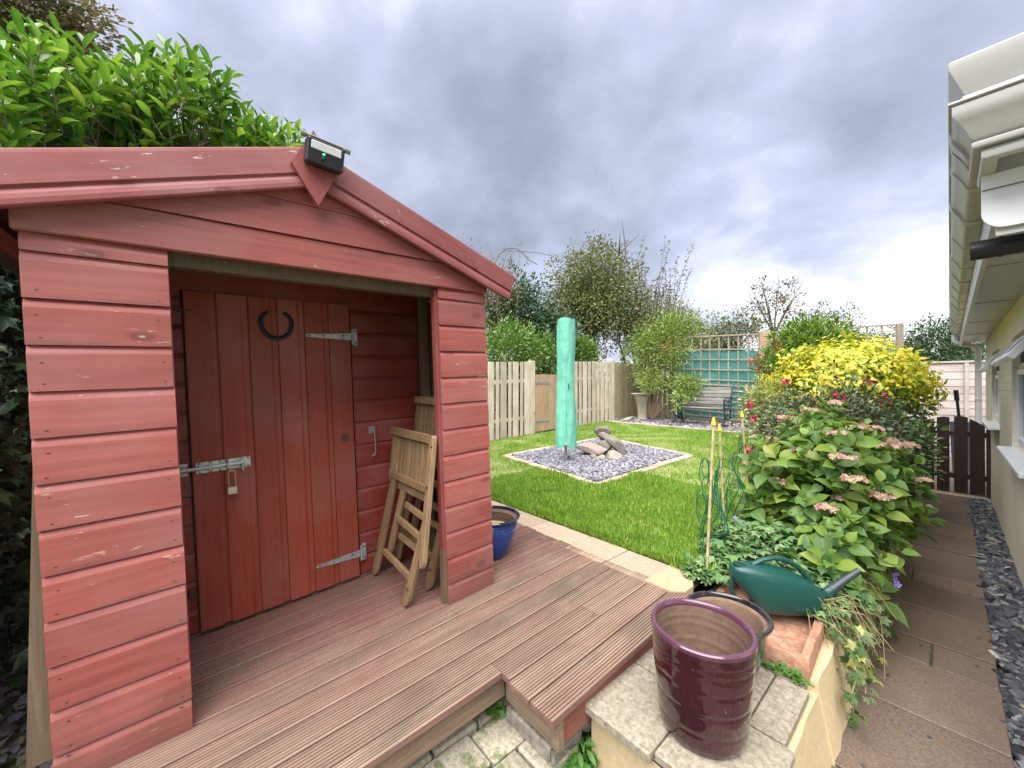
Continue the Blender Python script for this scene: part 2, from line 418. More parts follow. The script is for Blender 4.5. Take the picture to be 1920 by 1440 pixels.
M['rock'] = speckle('grey_rockery_stone', [(.11, .098, .085), (.20, .18, .155), (.29, .265, .235)], 22, .9, .5, (.16, .14, .12), .9, .2)
M['rock_l'] = speckle('pale_rockery_stone', [(.26, .215, .165), (.37, .32, .26)], 22, .9, .4, (.27, .22, .17), .8, .1)
M['rock_p'] = speckle('pinkish_rockery_stone', [(.24, .19, .165), (.33, .275, .24)], 20, .9, .3, (.24, .2, .17), .7, .1)
M['birdbath'] = speckle('weathered_concrete', [(.25, .22, .16), (.42, .38, .30)], 40, .9, .6, (.15, .14, .09), .8)
M['fence'] = raw_wood('silvered_fence_wood', (.44, .375, .285), (.66, .59, .48), 'Z', .8, .16)
M['fence_old'] = raw_wood('greenish_fence_wood', (.22, .19, .105), (.38, .335, .20), 'Z', .85, .2)
M['gatewood'] = raw_wood('warm_gate_wood', (.36, .235, .14), (.52, .365, .235), 'Z', .75, .12)
M['chair'] = raw_wood('oiled_chair_teak', (.19, .118, .058), (.31, .205, .108), 'Z', .6, .12, .25)
M['trellis'] = raw_wood('grey_trellis_wood', (.23, .19, .145), (.38, .325, .255), 'Z', .85, .12)
M['benchslat'] = raw_wood('grey_bench_wood', (.19, .175, .16), (.36, .335, .31), 'X', .8, .12)
M['castiron'] = plain('blue_black_cast_iron', (.012, .028, .055), .4, .0, 20, .3, spec=.6)
M['lap'] = raw_wood('pale_lap_board', (.40, .34, .31), (.58, .515, .48), 'X', .85, .15)
M['darkgate'] = raw_wood('dark_brown_gate_wood', (.022, .011, .009), (.045, .022, .017), 'Z', .55, .15, .2)
M['bamboo'] = raw_wood('bamboo_cane', (.40, .29, .15), (.56, .43, .25), 'Z', .55, .1, .2)
M['yellowcap'] = plain('yellow_plastic_cap', (.80, .55, .02), .4)
M['net'] = plain('green_plastic_netting', (.012, .11, .06), .45)
M['shade'] = None
t = NT('green_shade_netting'); w = t.noise(t.coords((3, 3, 3), 0), 1, 4); f = t.noise(t.coords((90, 90, 90), 0), 1, 2)
t.bump(w, .8, .06); cs_ = t.mix(t.ramp(w, [(.3, 0.), (.7, 1.)]), (.06, .27, .23), (.105, .37, .32)); M['shade'] = t.out(cs_, .7)
tr = t.n.new('ShaderNodeBsdfTranslucent'); mx = t.n.new('ShaderNodeMixShader'); mx.inputs[0].default_value = .5; t.link(cs_, tr.inputs['Color'])
t.link(t.b.outputs[0], mx.inputs[1]); t.link(tr.outputs[0], mx.inputs[2]); t.link(mx.outputs[0], t.n['Material Output'].inputs[0])
t = NT('mint_airer_cover'); w = t.noise(t.coords((7, 7, 2.2), 0), 1, 4, .5, .5); w2 = t.noise(t.coords((16, 16, 11), 0), 1, 3)
t.bump(t.math('ADD', w, t.math('MULTIPLY', w2, .35)), 0.8, .035)
M['cover'] = t.out(t.mix(t.ramp(w, [(.3, 0.), (.7, 1.)]), (.12, .42, .31), (.17, .51, .385)), .55)
M['galv'] = plain('galvanised_steel', (.52, .53, .55), .38, .75, 25, .25)
M['galvdull'] = plain('dull_zinc_plate', (.40, .42, .43), .5, .5, 30, .3)
M['brass'] = plain('worn_brass_padlock', (.62, .52, .40), .35, .7, 20, .15)
M['iron'] = plain('blackened_iron', (.012, .014, .024), .38, .3, 30, .4)
M['bolt'] = plain('dark_bolt_head', (.10, .07, .05), .5, .5)
M['blackplast'] = plain('black_plastic', (.012, .012, .016), .35, 0, 10, .2)
M['greyplast'] = plain('grey_bracket_plastic', (.20, .21, .18), .5)
M['lens'] = plain('frosted_lens', (.62, .64, .64), .3)
t = NT('green_led'); t.b.inputs['Emission Color'].default_value = (.02, .9, .25, 1); t.b.inputs['Emission Strength'].default_value = 1.2
M['led'] = t.out((.02, .4, .1), .3)
def glaze(name, col, rough=.12, var=.25):
    t = NT(name); n = t.noise(t.coords((2, 2, 9), 0), 1, 4, .5, .4); s = t.noise(t.coords((70, 70, 70), 0), 1, 2)
    c = t.mix(t.ramp(n, [(.35, 0.), (.7, 1.)]), tuple(x * (1 - var) for x in col), tuple(x * (1 + var) for x in col))
    c = t.mix(t.ramp(s, [(.72, 0.), (.76, .35)]), c, (.35, .32, .30))
    t.b.inputs['Coat Weight'].default_value = .6; t.b.inputs['Coat Roughness'].default_value = .08
    t.bump(n, .25, .006); return t.out(c, rough)
M['purple'] = glaze('aubergine_glaze', (.030, .0018, .0085), .08)
M['purplerim'] = glaze('aubergine_rim_glaze', (.075, .024, .046), .2)
M['darkpot'] = glaze('dark_green_glaze', (.028, .045, .040))
M['darkrim'] = glaze('black_glaze', (.010, .011, .013), .15)
M['bluepot'] = glaze('cobalt_glaze', (.012, .055, .24))
M['bluerim'] = glaze('dark_cobalt_glaze', (.012, .02, .06))
M['potin'] = speckle('bare_clay_inside', [(.10, .058, .04), (.16, .10, .07)], 30, .9, .6, (.20, .14, .07), .3)
M['sand'] = speckle('sandy_pot_compost', [(.42, .30, .16), (.58, .44, .26)], 50, .95, .3, (.3, .2, .1))
M['terra'] = speckle('weathered_terracotta', [(.25, .11, .06), (.36, .185, .115), (.48, .30, .215)], 30, .9, .6, (.19, .085, .05), .6)
t = NT('dark_green_can_plastic'); n = t.noise(t.coords((4, 4, 4), 0), 1, 4); s = t.noise(t.coords((22, 22, 22), 0), 1, 5, .7)
t.bump(n, .1, .01); M['can'] = t.out(t.mix(t.ramp(s, [(.66, 0.), (.78, .4)]), (.006, .055, .047), (.16, .2, .18)), t.ramp(s, [(.4, .28), (.7, .5)]))
M['canspout'] = plain('dark_grey_spout_plastic', (.030, .038, .048), .42)
M['cream'] = None
t = NT('cream_painted_brickwork'); mp_ = t.n.new('ShaderNodeMapping'); mp_.inputs['Rotation'].default_value = (rad(90), 0, rad(90))
t.link(t.tc.outputs['Object'], mp_.inputs[0])
cs = t.n.new('ShaderNodeSeparateXYZ'); t.link(t.tc.outputs['Object'], cs.inputs[0]); cc = t.n.new('ShaderNodeCombineXYZ')
t.link(cs.outputs[1], cc.inputs[0]); t.link(cs.outputs[2], cc.inputs[1])
bk = t.n.new('ShaderNodeTexBrick'); t.link(cc.outputs[0], bk.inputs['Vector']); bk.inputs['Scale'].default_value = 1.0
bk.inputs['Brick Width'].default_value = .225; bk.inputs['Row Height'].default_value = .075; bk.inputs['Mortar Size'].default_value = .006; bk.inputs['Mortar Smooth'].default_value = .4
upm = t.ramp(cs.outputs[2], [(.0, 0.0), (1.0, 0.0)])
gt = t.math('GREATER_THAN', cs.outputs[2], 1.0)
n = t.noise(t.coords((3, 3, 1.2), 0), 1, 5)
c = t.mix(t.ramp(n, [(.4, 0.), (.75, .6)]), (.80, .73, .58), (.66, .59, .46))
t.bump(t.math('ADD', t.math('MULTIPLY', t.math('MULTIPLY', bk.outputs['Fac'], gt), -1.0), t.math('MULTIPLY', t.noise(t.coords((60,) * 3, 0), 1, 4), .3)), .7, .006)
M['cream'] = t.out(c, .8)
def upvc(name, col=(.74, .73, .68)):
    t = NT(name); n = t.noise(t.coords((2.5, 1.5, 6), 0), 1, 5, .6); s = t.noise(t.coords((14, 14, 14), 0), 1, 5, .7)
    c = t.mix(t.ramp(n, [(.42, 0.), (.75, .55)]), col, tuple(x * y for x, y in zip(col, (.72, .68, .58))))
    c = t.mix(t.ramp(s, [(.6, 0.), (.78, .45)]), c, (.36, .33, .26)); return t.out(c, .38)
M['upvc'] = upvc('grubby_white_upvc', (.46, .455, .44)); M['upvc_clean'] = plain('white_upvc', (.78, .79, .80), .35, 0, 4, .04)
M['glass'] = None
t = NT('window_glass'); t.b.inputs['Transmission Weight'].default_value = 0.0; M['glass'] = t.out((.02, .024, .03), .06, 0, .8)
M['unlit_room'] = plain('unlit_room_dark', (.05, .05, .06), .9)  # dark colour standing in for the unlit room
M['bark'] = speckle('grey_brown_bark', [(.07, .055, .04), (.15, .12, .09)], 30, .9, .4, (.06, .07, .04), .9)
M['bark_pale'] = speckle('pale_laurel_bark', [(.13, .10, .07), (.24, .19, .14)], 25, .8, .3)
M['twig'] = plain('brown_twig', (.13, .085, .055), .8)
M['drystem'] = plain('dry_straw_stem', (.26, .19, .10), .8)
M['stem'] = plain('green_stem', (.10, .14, .04), .6)
t = NT('lawn_grass'); g_ = t.n.new('ShaderNodeNewGeometry')
c = t.ramp(g_.outputs['Random Per Island'], [(0, (.12, .27, .02)), (.4, (.18, .36, .03)), (.75, (.26, .44, .045)), (.93, (.33, .44, .09)), (1, (.45, .41, .18))])
pn = t.noise(t.coords((1.1, 1.1, 1.1), 0), 1.6, 5, .6); c = t.mix(t.math('MULTIPLY', t.ramp(pn, [(.45, 0.0), (.68, 1.0)]), .38), c, (.25, .36, .05))
pn2 = t.noise(t.coords((1, 1, 1), 0), 4.5, 4, .6); c = t.mix(t.math('MULTIPLY', t.ramp(pn2, [(.52, 0.0), (.7, 1.0)]), .45), c, (.07, .17, .018))
t.link(c, t.b.inputs['Base Color']); t.b.inputs['Roughness'].default_value = .5; t.b.inputs['Specular IOR Level'].default_value = .35
tr = t.n.new('ShaderNodeBsdfTranslucent'); mx = t.n.new('ShaderNodeMixShader'); mx.inputs[0].default_value = .3; t.link(c, tr.inputs['Color'])
t.link(t.b.outputs[0], mx.inputs[1]); t.link(tr.outputs[0], mx.inputs[2]); t.link(mx.outputs[0], t.n['Material Output'].inputs[0]); M['grassm'] = t.m
M['weed'] = leafmat('weed_leaf', [(.05, .16, .02), (.10, .24, .04)], .5, .25, uv=False)
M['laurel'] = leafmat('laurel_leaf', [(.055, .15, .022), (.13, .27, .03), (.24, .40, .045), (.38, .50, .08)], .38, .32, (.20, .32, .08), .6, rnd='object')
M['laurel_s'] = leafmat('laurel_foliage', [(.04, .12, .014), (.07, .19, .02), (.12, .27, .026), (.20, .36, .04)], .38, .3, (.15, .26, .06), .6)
M['hyd'] = leafmat('hydrangea_leaf', [(.06, .14, .045), (.11, .22, .04), (.18, .31, .035), (.30, .39, .045), (.14, .25, .06), (.09, .19, .04), (.42, .37, .08)], .5, .36, (.20, .30, .10), .5, rnd='object')
M['hyd_s'] = leafmat('hydrangea_foliage', [(.06, .14, .04), (.10, .21, .035), (.16, .28, .035), (.24, .34, .045)], .5, .34, (.17, .26, .08), .5)
M['pinkfl'] = leafmat('faded_pink_petal', [(.55, .23, .26), (.62, .36, .34), (.60, .46, .36), (.45, .40, .20), (.66, .20, .30)], .6, .25, uv=False)
M['violet'] = leafmat('violet_petal', [(.20, .14, .62), (.32, .22, .75), (.42, .34, .80)], .5, .25, uv=False)
M['rose'] = leafmat('crimson_petal', [(.45, .015, .07), (.60, .03, .10), (.52, .05, .16)], .5, .2, uv=False)
M['yellowleaf'] = leafmat('golden_leaf', [(.56, .47, .025), (.62, .53, .035), (.44, .46, .03), (.28, .38, .035)], .42, .25, uv=False)
M['limeleaf'] = leafmat('lime_green_leaf', [(.10, .20, .015), (.18, .29, .02), (.28, .36, .025)], .42, .22, uv=False)
M['pieris'] = leafmat('mid_green_narrow_leaf', [(.05, .12, .015), (.10, .19, .02), (.19, .27, .03)], .42, .2, uv=False)
M['redtip'] = leafmat('red_young_leaf', [(.42, .06, .04), (.50, .12, .08), (.38, .10, .05)], .45, .2, uv=False)
M['roseleaf'] = leafmat('purple_green_rose_leaf', [(.045, .085, .045), (.08, .125, .06), (.11, .085, .07), (.15, .18, .09)], .42, .15, uv=False)
M['varieg'] = leafmat('cream_edged_leaf', [(.09, .16, .05), (.30, .33, .13), (.50, .50, .22)], .45, .2, uv=False)
M['geran'] = leafmat('geranium_leaf', [(.07, .16, .06), (.11, .23, .075), (.17, .29, .10), (.26, .35, .16)], .55, .2, uv=False)
M['ivy'] = leafmat('ivy_leaf', [(.045, .10, .03), (.085, .15, .045), (.15, .19, .08), (.32, .31, .06)], .45, .18, uv=False)
M['shade_ivy'] = leafmat('shade_darkened_ivy_leaf', [(.012, .032, .014), (.022, .055, .02), (.05, .09, .04)], .4, .1, uv=False)  # ivy green darkened in the colour itself, for the shade beside the shed
M['litter'] = leafmat('damp_leaf_litter', [(.03, .025, .03), (.07, .06, .06), (.10, .10, .06), (.055, .055, .10)], .5, .0, uv=False)
M['haw'] = leafmat('hawthorn_leaf', [(.075, .11, .03), (.12, .165, .045), (.17, .205, .06), (.25, .23, .10)], .5, .2, uv=False)
M['sparse'] = leafmat('dusty_leaf', [(.13, .15, .07), (.21, .215, .11), (.28, .235, .16)], .55, .25, uv=False)
M['holly'] = leafmat('dark_evergreen_leaf', [(.022, .06, .02), (.045, .10, .035), (.085, .15, .05)], .38, .12, uv=False)
M['privet'] = leafmat('fresh_hedge_leaf', [(.08, .16, .03), (.14, .25, .05), (.23, .34, .08)], .42, .2, uv=False)
M['rowan'] = leafmat('feathery_green_leaf', [(.13, .22, .035), (.22, .31, .06), (.30, .37, .09)], .48, .28, uv=False)
M['farleaf'] = leafmat('far_tree_leaf', [(.07, .10, .04), (.115, .15, .06), (.17, .19, .10)], .55, .2, uv=False)
M['brownleaf'] = leafmat('brown_green_leaf', [(.10, .09, .035), (.16, .14, .06), (.26, .20, .13)], .55, .3, uv=False)
M['rust'] = leafmat('rust_berry', [(.38, .12, .05), (.46, .2, .09)], .5, .1, uv=False)
M['tub'] = plain('grey_blue_tub_plastic', (.13, .16, .20), .5)

# ------------------------------------------------------------------ leaf tools
def leaf_template(kind):
    """verts (width x, length y, up z), faces, uvs"""
    if kind == 'quad':
        v = [(0, 0, 0), (.5, .45, .08), (0, 1, -.12), (-.5, .45, .08)]; f = [(0, 1, 2), (0, 2, 3)]
    elif kind == 'mid':
        v = [(0, 0, 0), (-.40, .30, .09), (0, .32, 0), (.40, .30, .09), (-.42, .66, .06), (0, .66, -.02), (.42, .66, .06), (0, 1, -.14)]
        f = [(0, 2, 1), (0, 3, 2), (1, 2, 5, 4), (2, 3, 6, 5), (4, 5, 7), (5, 6, 7)]
    elif kind == 'lobed':
        v = [(0, 0, 0)]; ang = [-125, -92, -60, -28, 0, 28, 60, 92, 125]
        for i, a in enumerate(ang):
            r = (.85 if i % 2 == 0 else .48) * (1.1 if i == 4 else 1); v.append((r * .75 * math.sin(rad(a)), .28 + r * .75 * math.cos(rad(a)), .10 if i % 2 else -.04))
        f = [(0, i + 1, i + 2)[::-1] for i in range(len(ang) - 1)]
    elif kind == 'petal5':
        v = [(0, 0, 0)]; f = []
        for k in range(5):
            a = 2 * math.pi * k / 5; b = len(v)
            for da, r, z in ((-.5, .75, .10), (-.2, 1, .18), (.2, 1, .18), (.5, .75, .10)): v.append((.5 * r * math.cos(a + da), .5 * r * math.sin(a + da), z * .5))
            f.append((0, b, b + 1, b + 2, b + 3))
    else:
        rows = {'ovate': [(0, .0), (.10, .20), (.25, .44), (.42, .54), (.60, .48), (.78, .30), (.90, .13), (1, 0)],
                'laurel': [(0, .0), (.08, .13), (.25, .34), (.48, .42), (.70, .36), (.88, .20), (1, 0)]}[kind]
        v, f = [(0, 0, 0)], []; n = len(rows)
        for y, w in rows[1:-1]:
            droop = -.22 * y * y if kind == 'ovate' else -.22 * y * y
            v += [(-w, y, droop + .26 * w), (0, y, droop), (w, y, droop + .26 * w)]
        v.append((0, 1, -.25 if kind == 'ovate' else -.24)); f += [(0, 2, 1), (0, 3, 2)]
        for i in range(n - 3):
            a = 1 + 3 * i; f += [(a, a + 1, a + 4, a + 3), (a + 1, a + 2, a + 5, a + 4)]
        a = 1 + 3 * (n - 3); t_ = len(v) - 1; f += [(a, a + 1, t_), (a + 1, a + 2, t_)]
    V = np.array(v, float); uv = np.stack([V[:, 0] / 1.1 + .5, V[:, 1]], 1)
    return V, f, uv
TPL = {k: leaf_template(k) for k in ('quad', 'mid', 'lobed', 'petal5', 'ovate', 'laurel')}

def basis(d, n):
    d = d / np.linalg.norm(d, axis=1, keepdims=True)
    n = n - (n * d).sum(1, keepdims=True) * d
    bad = np.linalg.norm(n, axis=1) < 1e-4; n[bad] = np.cross(d[bad], [1, .3, .2])
    n /= np.linalg.norm(n, axis=1, keepdims=True)
    return np.cross(d, n), d, n
def leaves_mesh(name, P, D, N, L, kind='quad', wid=1.0, smooth=False):
    V, F, UV = TPL[kind]; k = len(V); n = len(P)
    X, Y, Z = basis(np.asarray(D, float), np.asarray(N, float))
    L = np.broadcast_to(np.asarray(L, float), (n,)); Wd = L * wid
    co = (P[:, None, :] + X[:, None, :] * (V[None, :, 0, None] * Wd[:, None, None]) + Y[:, None, :] * (V[None, :, 1, None] * L[:, None, None])
          + Z[:, None, :] * (V[None, :, 2, None] * L[:, None, None])).reshape(-1, 3)
    lens = np.array([len(f) for f in F]); flat = np.concatenate([np.array(f) for f in F])
    loops = (flat[None, :] + (np.arange(n) * k)[:, None]).ravel()
    tot = np.tile(lens, n); start = np.concatenate([[0], np.cumsum(tot)[:-1]])
    me = bpy.data.meshes.new(name)
    me.vertices.add(n * k); me.vertices.foreach_set('co', co.astype(np.float32).ravel())
    me.loops.add(len(loops)); me.loops.foreach_set('vertex_index', loops.astype(np.int32))
    me.polygons.add(len(tot)); me.polygons.foreach_set('loop_start', start.astype(np.int32))
    try: me.polygons.foreach_set('loop_total', tot.astype(np.int32))
    except Exception: pass
    u = me.uv_layers.new(name='UVMap'); u.data.foreach_set('uv', np.tile(UV[flat], (n, 1)).astype(np.float32).ravel())
    if smooth: me.polygons.foreach_set('use_smooth', np.ones(len(tot), bool))
    me.update(calc_edges=True); return me
def foliage(name, parent, mat, P, D, N, L, kind='quad', wid=1.0, smooth=False, stuff=True):
    P = np.asarray(P, float); off = OFF.get(parent.name, (0, 0, 0)) if parent is not None else (0, 0, 0)
    me = leaves_mesh(name, P - np.array(off), D, N, L, kind, wid, smooth); me.materials.append(mat)
    o = bpy.data.objects.new(name, me); COL.objects.link(o)
    if parent is not None: o.parent = parent; OFF[o.name] = off
    if stuff: o['kind'] = 'stuff'
    return o
def rdir(n):
    v = RNG.normal(size=(n, 3)); return v / np.linalg.norm(v, axis=1, keepdims=True)
def clumps(center, radii, nclump, per, sigma, shell=(.55, 1.0), flat_bottom=None, up=.5, outw=.9, jitter=.8, flat=0.0):
    """points, directions and normals of leaves gathered into clumps through an uneven crown"""
    c, r = np.array(center, float), np.array(radii, float)
    d = rdir(nclump); rr = RNG.uniform(shell[0], shell[1], (nclump, 1)) * (1 + .16 * np.sin(d[:, :1] * 5 + 1.3) * np.cos(d[:, 1:2] * 6))
    K = d * rr
    if flat_bottom is not None: K = K[K[:, 2] > flat_bottom]
    nc = len(K)
    q = np.repeat(K * r + c, per, axis=0); dd = np.repeat(K / np.linalg.norm(K, axis=1, keepdims=True), per, axis=0)
    s = np.repeat(RNG.uniform(.6, 1.4, (nc, 1)), per, axis=0) * sigma
    g = RNG.normal(size=q.shape); g *= np.minimum(1, 1.7 / np.linalg.norm(g, axis=1, keepdims=True))
    P = q + g * s
    D = g * .5 + dd * outw + rdir(len(P)) * jitter + np.array([0, 0, up * .4])
    N = dd * .4 + np.array([0, 0, up]) + rdir(len(P)) * .6
    if flat:
        D = D * (1 - flat) + np.cross(dd, rdir(len(P))) * flat * 1.3 - np.array([0, 0, .25]) * flat; N = N * (1 - flat) + (dd * 1.1 + np.array([0, 0, .5]) + rdir(len(P)) * .45) * flat
    return P, D, N
def branches(base, targets, r0, r1, seed=0, fork=.45, n=6):
    rnd = random.Random(seed); mb = MB(); base = Vector(base); tops = []
    for tg in targets:
        tg = Vector(tg); mid = base.lerp(tg, fork) + Vector((rnd.uniform(-.1, .1), rnd.uniform(-.1, .1), rnd.uniform(0, .15))) * (tg - base).length
        pts = [base.lerp(mid, k / 4).lerp(mid.lerp(tg, k / 4), k / 4) for k in range(5)]
        pts = [base * (1 - s) ** 2 + mid * 2 * s * (1 - s) + tg * s * s for s in (0, .25, .5, .75, 1)]
        mb.tube(pts, [r0 + (r1 - r0) * s for s in (0, .25, .5, .75, 1)], n); tops.append(pts)
    return mb, tops
def ground_mb(x0, x1, y0, y1, zf, nx=8, ny=8, skirt=0):
    mb = MB(); vs = [(x0 + (x1 - x0) * i / nx, y0 + (y1 - y0) * j / ny) for j in range(ny + 1) for i in range(nx + 1)]
    mb.add([(x, y, zf(x, y)) for x, y in vs], [(j * (nx + 1) + i, j * (nx + 1) + i + 1, (j + 1) * (nx + 1) + i + 1, (j + 1) * (nx + 1) + i) for j in range(ny) for i in range(nx)])
    return mb

# ------------------------------------------------------------------ ground levels
structure('ground', ground_mb(-400, 400, -400, 400, lambda x, y: -.06, 4, 4), M['ground'])
structure('garden_soil', ground_mb(-40, -.985, 2.05, 60, lambda x, y: lawn_z(y) - .035, 30, 60), M['soil'])
structure('border_soil', ground_mb(-.985, -.37, 2.74, 60, lambda x, y: lawn_z(y) - .02 - .05 * (x + .985) + .015 * math.sin(y * 9 + x * 5), 6, 150), M['soil'])
structure('side_ground', ground_mb(-40, -1.75, -30, 2.05, lambda x, y: .16 + .02 * math.sin(x * 3 + y * 2), 24, 24), M['earth'])
structure('yard_earth', ground_mb(-1.75, -.36, -6, 2.05, lambda x, y: .03, 4, 8), M['earth'])

# ------------------------------------------------------------------ shed
SR = Matrix(((1.0, 0.014, 0.004), (-0.014, 0.999, -0.046), (-0.005, 0.046, 0.999)))
q_ = SR.to_quaternion(); q_.normalize(); SHM = q_.to_matrix().to_4x4(); SHM.translation = Vector((-1.799, -0.279, 0.298))
shed = thing('shed', 'red painted wooden shed with gable porch and shiplap boards on the deck', 'shed', matrix=SHM)
def shiplap(h=.14, th=.016, lap=.0):
    s = h - .028
    return [(-th, lap), (0, lap), (.0004, s * .5), (0, s), (-.0022, s + .007), (-.0058, s + .015), (-.0092, s + .021), (-.0112, h - .0015), (-th, h - .0015)]
def siding(y0, y1, zb, h, x=0.0, mat='paint', parent=shed, jit=.0018, name='siding_board'):
    p = [(a + x + random.uniform(-.0004, .0004), b + zb) for a, b in shiplap(h)]
    ja, jb = random.uniform(-jit, jit), random.uniform(-jit, jit)
    return obj(name, MB().prism(p, 'Y', y0 + ja, y1 + jb), M[mat], parent)
COURSE = [(.002, .109)] + [(.111 + .14 * k, .14) for k in range(11)]
for zb, h in COURSE:
    siding(0, .325, zb, h, 0); siding(1.388, 1.692, zb, h, 0)
siding(0, .325, 1.651, .056, 0); siding(1.388, 1.692, 1.651, .056, 0)
# nails: two dark nail heads at each board end
mbn = MB()
for zb, h in COURSE:
    for y in (.030, .300, 1.412, 1.668):
        for dz in (.02, .092):
            if random.random() < .8:
                yy, z_ = y + random.uniform(-.006, .006), zb + dz + random.uniform(-.006, .006)
                mbn.box(-.001, .0009, yy - .0035, yy + .0035, z_ - .0016, z_ + .0016)
obj('nail_head', mbn, M['bolt'], shed, kind='stuff')
# framing behind the front boards
obj('corner_stud', MB().box(-.060, -.0185, 1.374, 1.420, .003, 1.70, .002), M['paint_z'], shed)
obj('corner_stud', MB().box(-.060, -.0185, .285, .327, .003, 1.70, .002), M['paint_z'], shed)
obj('stud_foot', MB().box(-.0605, -.018, 1.3725, 1.4205, .002, .30), M['raw'], shed)
obj('corner_batten', MB().poly([(-.056, .10), (.030, .10), (.030, 1.66), (.012, 1.66), (.004, 1.15)], 'X', -.060, -.0185), M['rawbrown'], shed, label='bare brown corner board on the shed')
obj('porch_stud', MB().box(-.648, -.596, 1.588, 1.640, .003, 1.80, .002), M['raw'], shed)
obj('porch_stud', MB().box(-.30, -.25, 1.60, 1.655, .003, 1.78, .002), M['raw'], shed)
# side and rear walls
def side_board(y, sgn, zb, h):
    p = [(y + sgn * a, b + zb) for a, b in shiplap(h)]
    obj('siding_board', MB().prism(p, 'X', -2.0, -.070), M['paint'], shed)
for zb, h in COURSE + [(1.651, .10)]:
    side_board(1.690, 1, zb, h); side_board(.0, -1, zb, h)
    p = [(-2.0 - a, b + zb) for a, b in shiplap(h)]
    obj('siding_board', MB().prism(p, 'Y', .018, 1.672), M['paint'], shed)
obj('wall_lining', MB().box(-1.98, -.07, 1.655, 1.672, .003, 1.75), M['rawdark'], shed)
obj('wall_lining', MB().box(-1.98, -.07, .018, .035, .003, 1.75), M['rawdark'], shed)
# inner front wall of the porch
for k in range(-1, 13):
    zb = .126 + .14 * (k)
    if zb < 0: zb, h = .003, .123 - .003
    else: h = .14
    if zb > 1.68: break
    h = min(h, 1.80 - zb)
    siding(.036, .352, zb, h, -.660, 'paint_in'); siding(1.142, 1.586, zb, h, -.660, 'paint_in')
obj('floor_board', MB().box(-2.0, -.6565, .02, 1.67, -.05, -.002), M['rawdark'], shed)  # shed floor as one box, added to close the light leak under the porch wall
obj('leak_backing', MB().poly([(.03, .0), (1.66, .0), (1.66, 1.80), (.83, 2.12), (.03, 1.80)], 'X', -.70, -.680), M['rawdark'], shed)  # panel added behind the porch wall to stop light leaking through
for zb in (1.690, 1.83, 1.97):
    hw = min(.80, (2.12 - zb - .05) / .355)
    siding(max(.037, .83 - hw), min(1.586, .83 + hw), zb, .14, -.660, 'paint_in')
# lintel, gable boards, inner batten
obj('lintel', MB().box(-.022, .012, -.012, 1.704, 1.7065, 1.832, .004), M['paint'], shed)
obj('inner_batten', MB().box(-.095, -.045, .02, 1.67, 1.662, 1.75, .003), M['rawbrown'], shed)
def gable(z0, z1, x0, x1, name='gable_board'):
    w0, w1 = (2.16 - z0) / .355, (2.16 - z1) / .355
    c = .82; cl = lambda v: max(-.02, min(1.712, v))
    pts = [(cl(c - w0), z0), (cl(c + w0), z0), (cl(c + w1), z1), (cl(c - w1), z1)]
    obj(name, MB().prism(pts, 'X', x0, x1), M['paint'], shed)
gable(1.834, 1.965, -.012, .021); gable(1.968, 2.10, -.012, .022); gable(2.102, 2.155, -.012, .021)
# roof, bargeboards, finial
AP_Y, AP_Z, SL = .800, 2.196, .356
ang = math.atan(SL)
for s in (1, -1):
    Ls = 1.135
    mat4 = Matrix.Translation((0, AP_Y, AP_Z)) @ Matrix.Rotation(-s * ang if s > 0 else ang, 4, 'X')
    mat4 = Matrix.Translation((0, AP_Y, AP_Z)) @ Matrix.Rotation(-ang * s, 4, 'X')
    # local: Y along the slope (outwards = s), Z perpendicular
    prof = [(.046, -.150), (.064, -.150), (.067, -.146), (.068, -.132), (.066, -.118), (.061, -.108), (.0565, -.103), (.0565, -.099), (.0660, -.094), (.0672, -.012), (.0660, -.002), (.064, .0), (.046, .0)]
    mb = MB().prism(prof, 'Y', s * .0, s * Ls)
    o = obj('bargeboard', mb, M['paint_b'], shed); o.matrix_basis = mat4
    o = obj('roof_slope', MB().box(-2.05, .0455, min(s * .002, s * (Ls - .01)), max(s * .002, s * (Ls - .01)), -.030, -.006), M['felt'], shed); o.matrix_basis = mat4
    o = obj('roof_lining', MB().box(-2.0, -.024, min(s * .01, s * (Ls - .06)), max(s * .01, s * (Ls - .06)), -.048, -.0315), M['rawdark'], shed); o.matrix_basis = mat4
    o = obj('eaves_batten', MB().box(-2.0, .040, min(s * (Ls - .16), s * (Ls - .105)), max(s * (Ls - .16), s * (Ls - .105)), -.105, -.0495), M['paint_z'], shed); o.matrix_basis = mat4
dz = MB(); dc = (.793, 2.100)
dpts = [(dc[0], dc[1] + .150), (dc[0] + .088, dc[1] + .004), (dc[0] + .006, dc[1] - .152), (dc[0] - .086, dc[1] - .002)]
obj('finial', MB().prism(dpts, 'X', .0685, .086), M['diamond'], shed, label='red diamond finial at the gable peak')

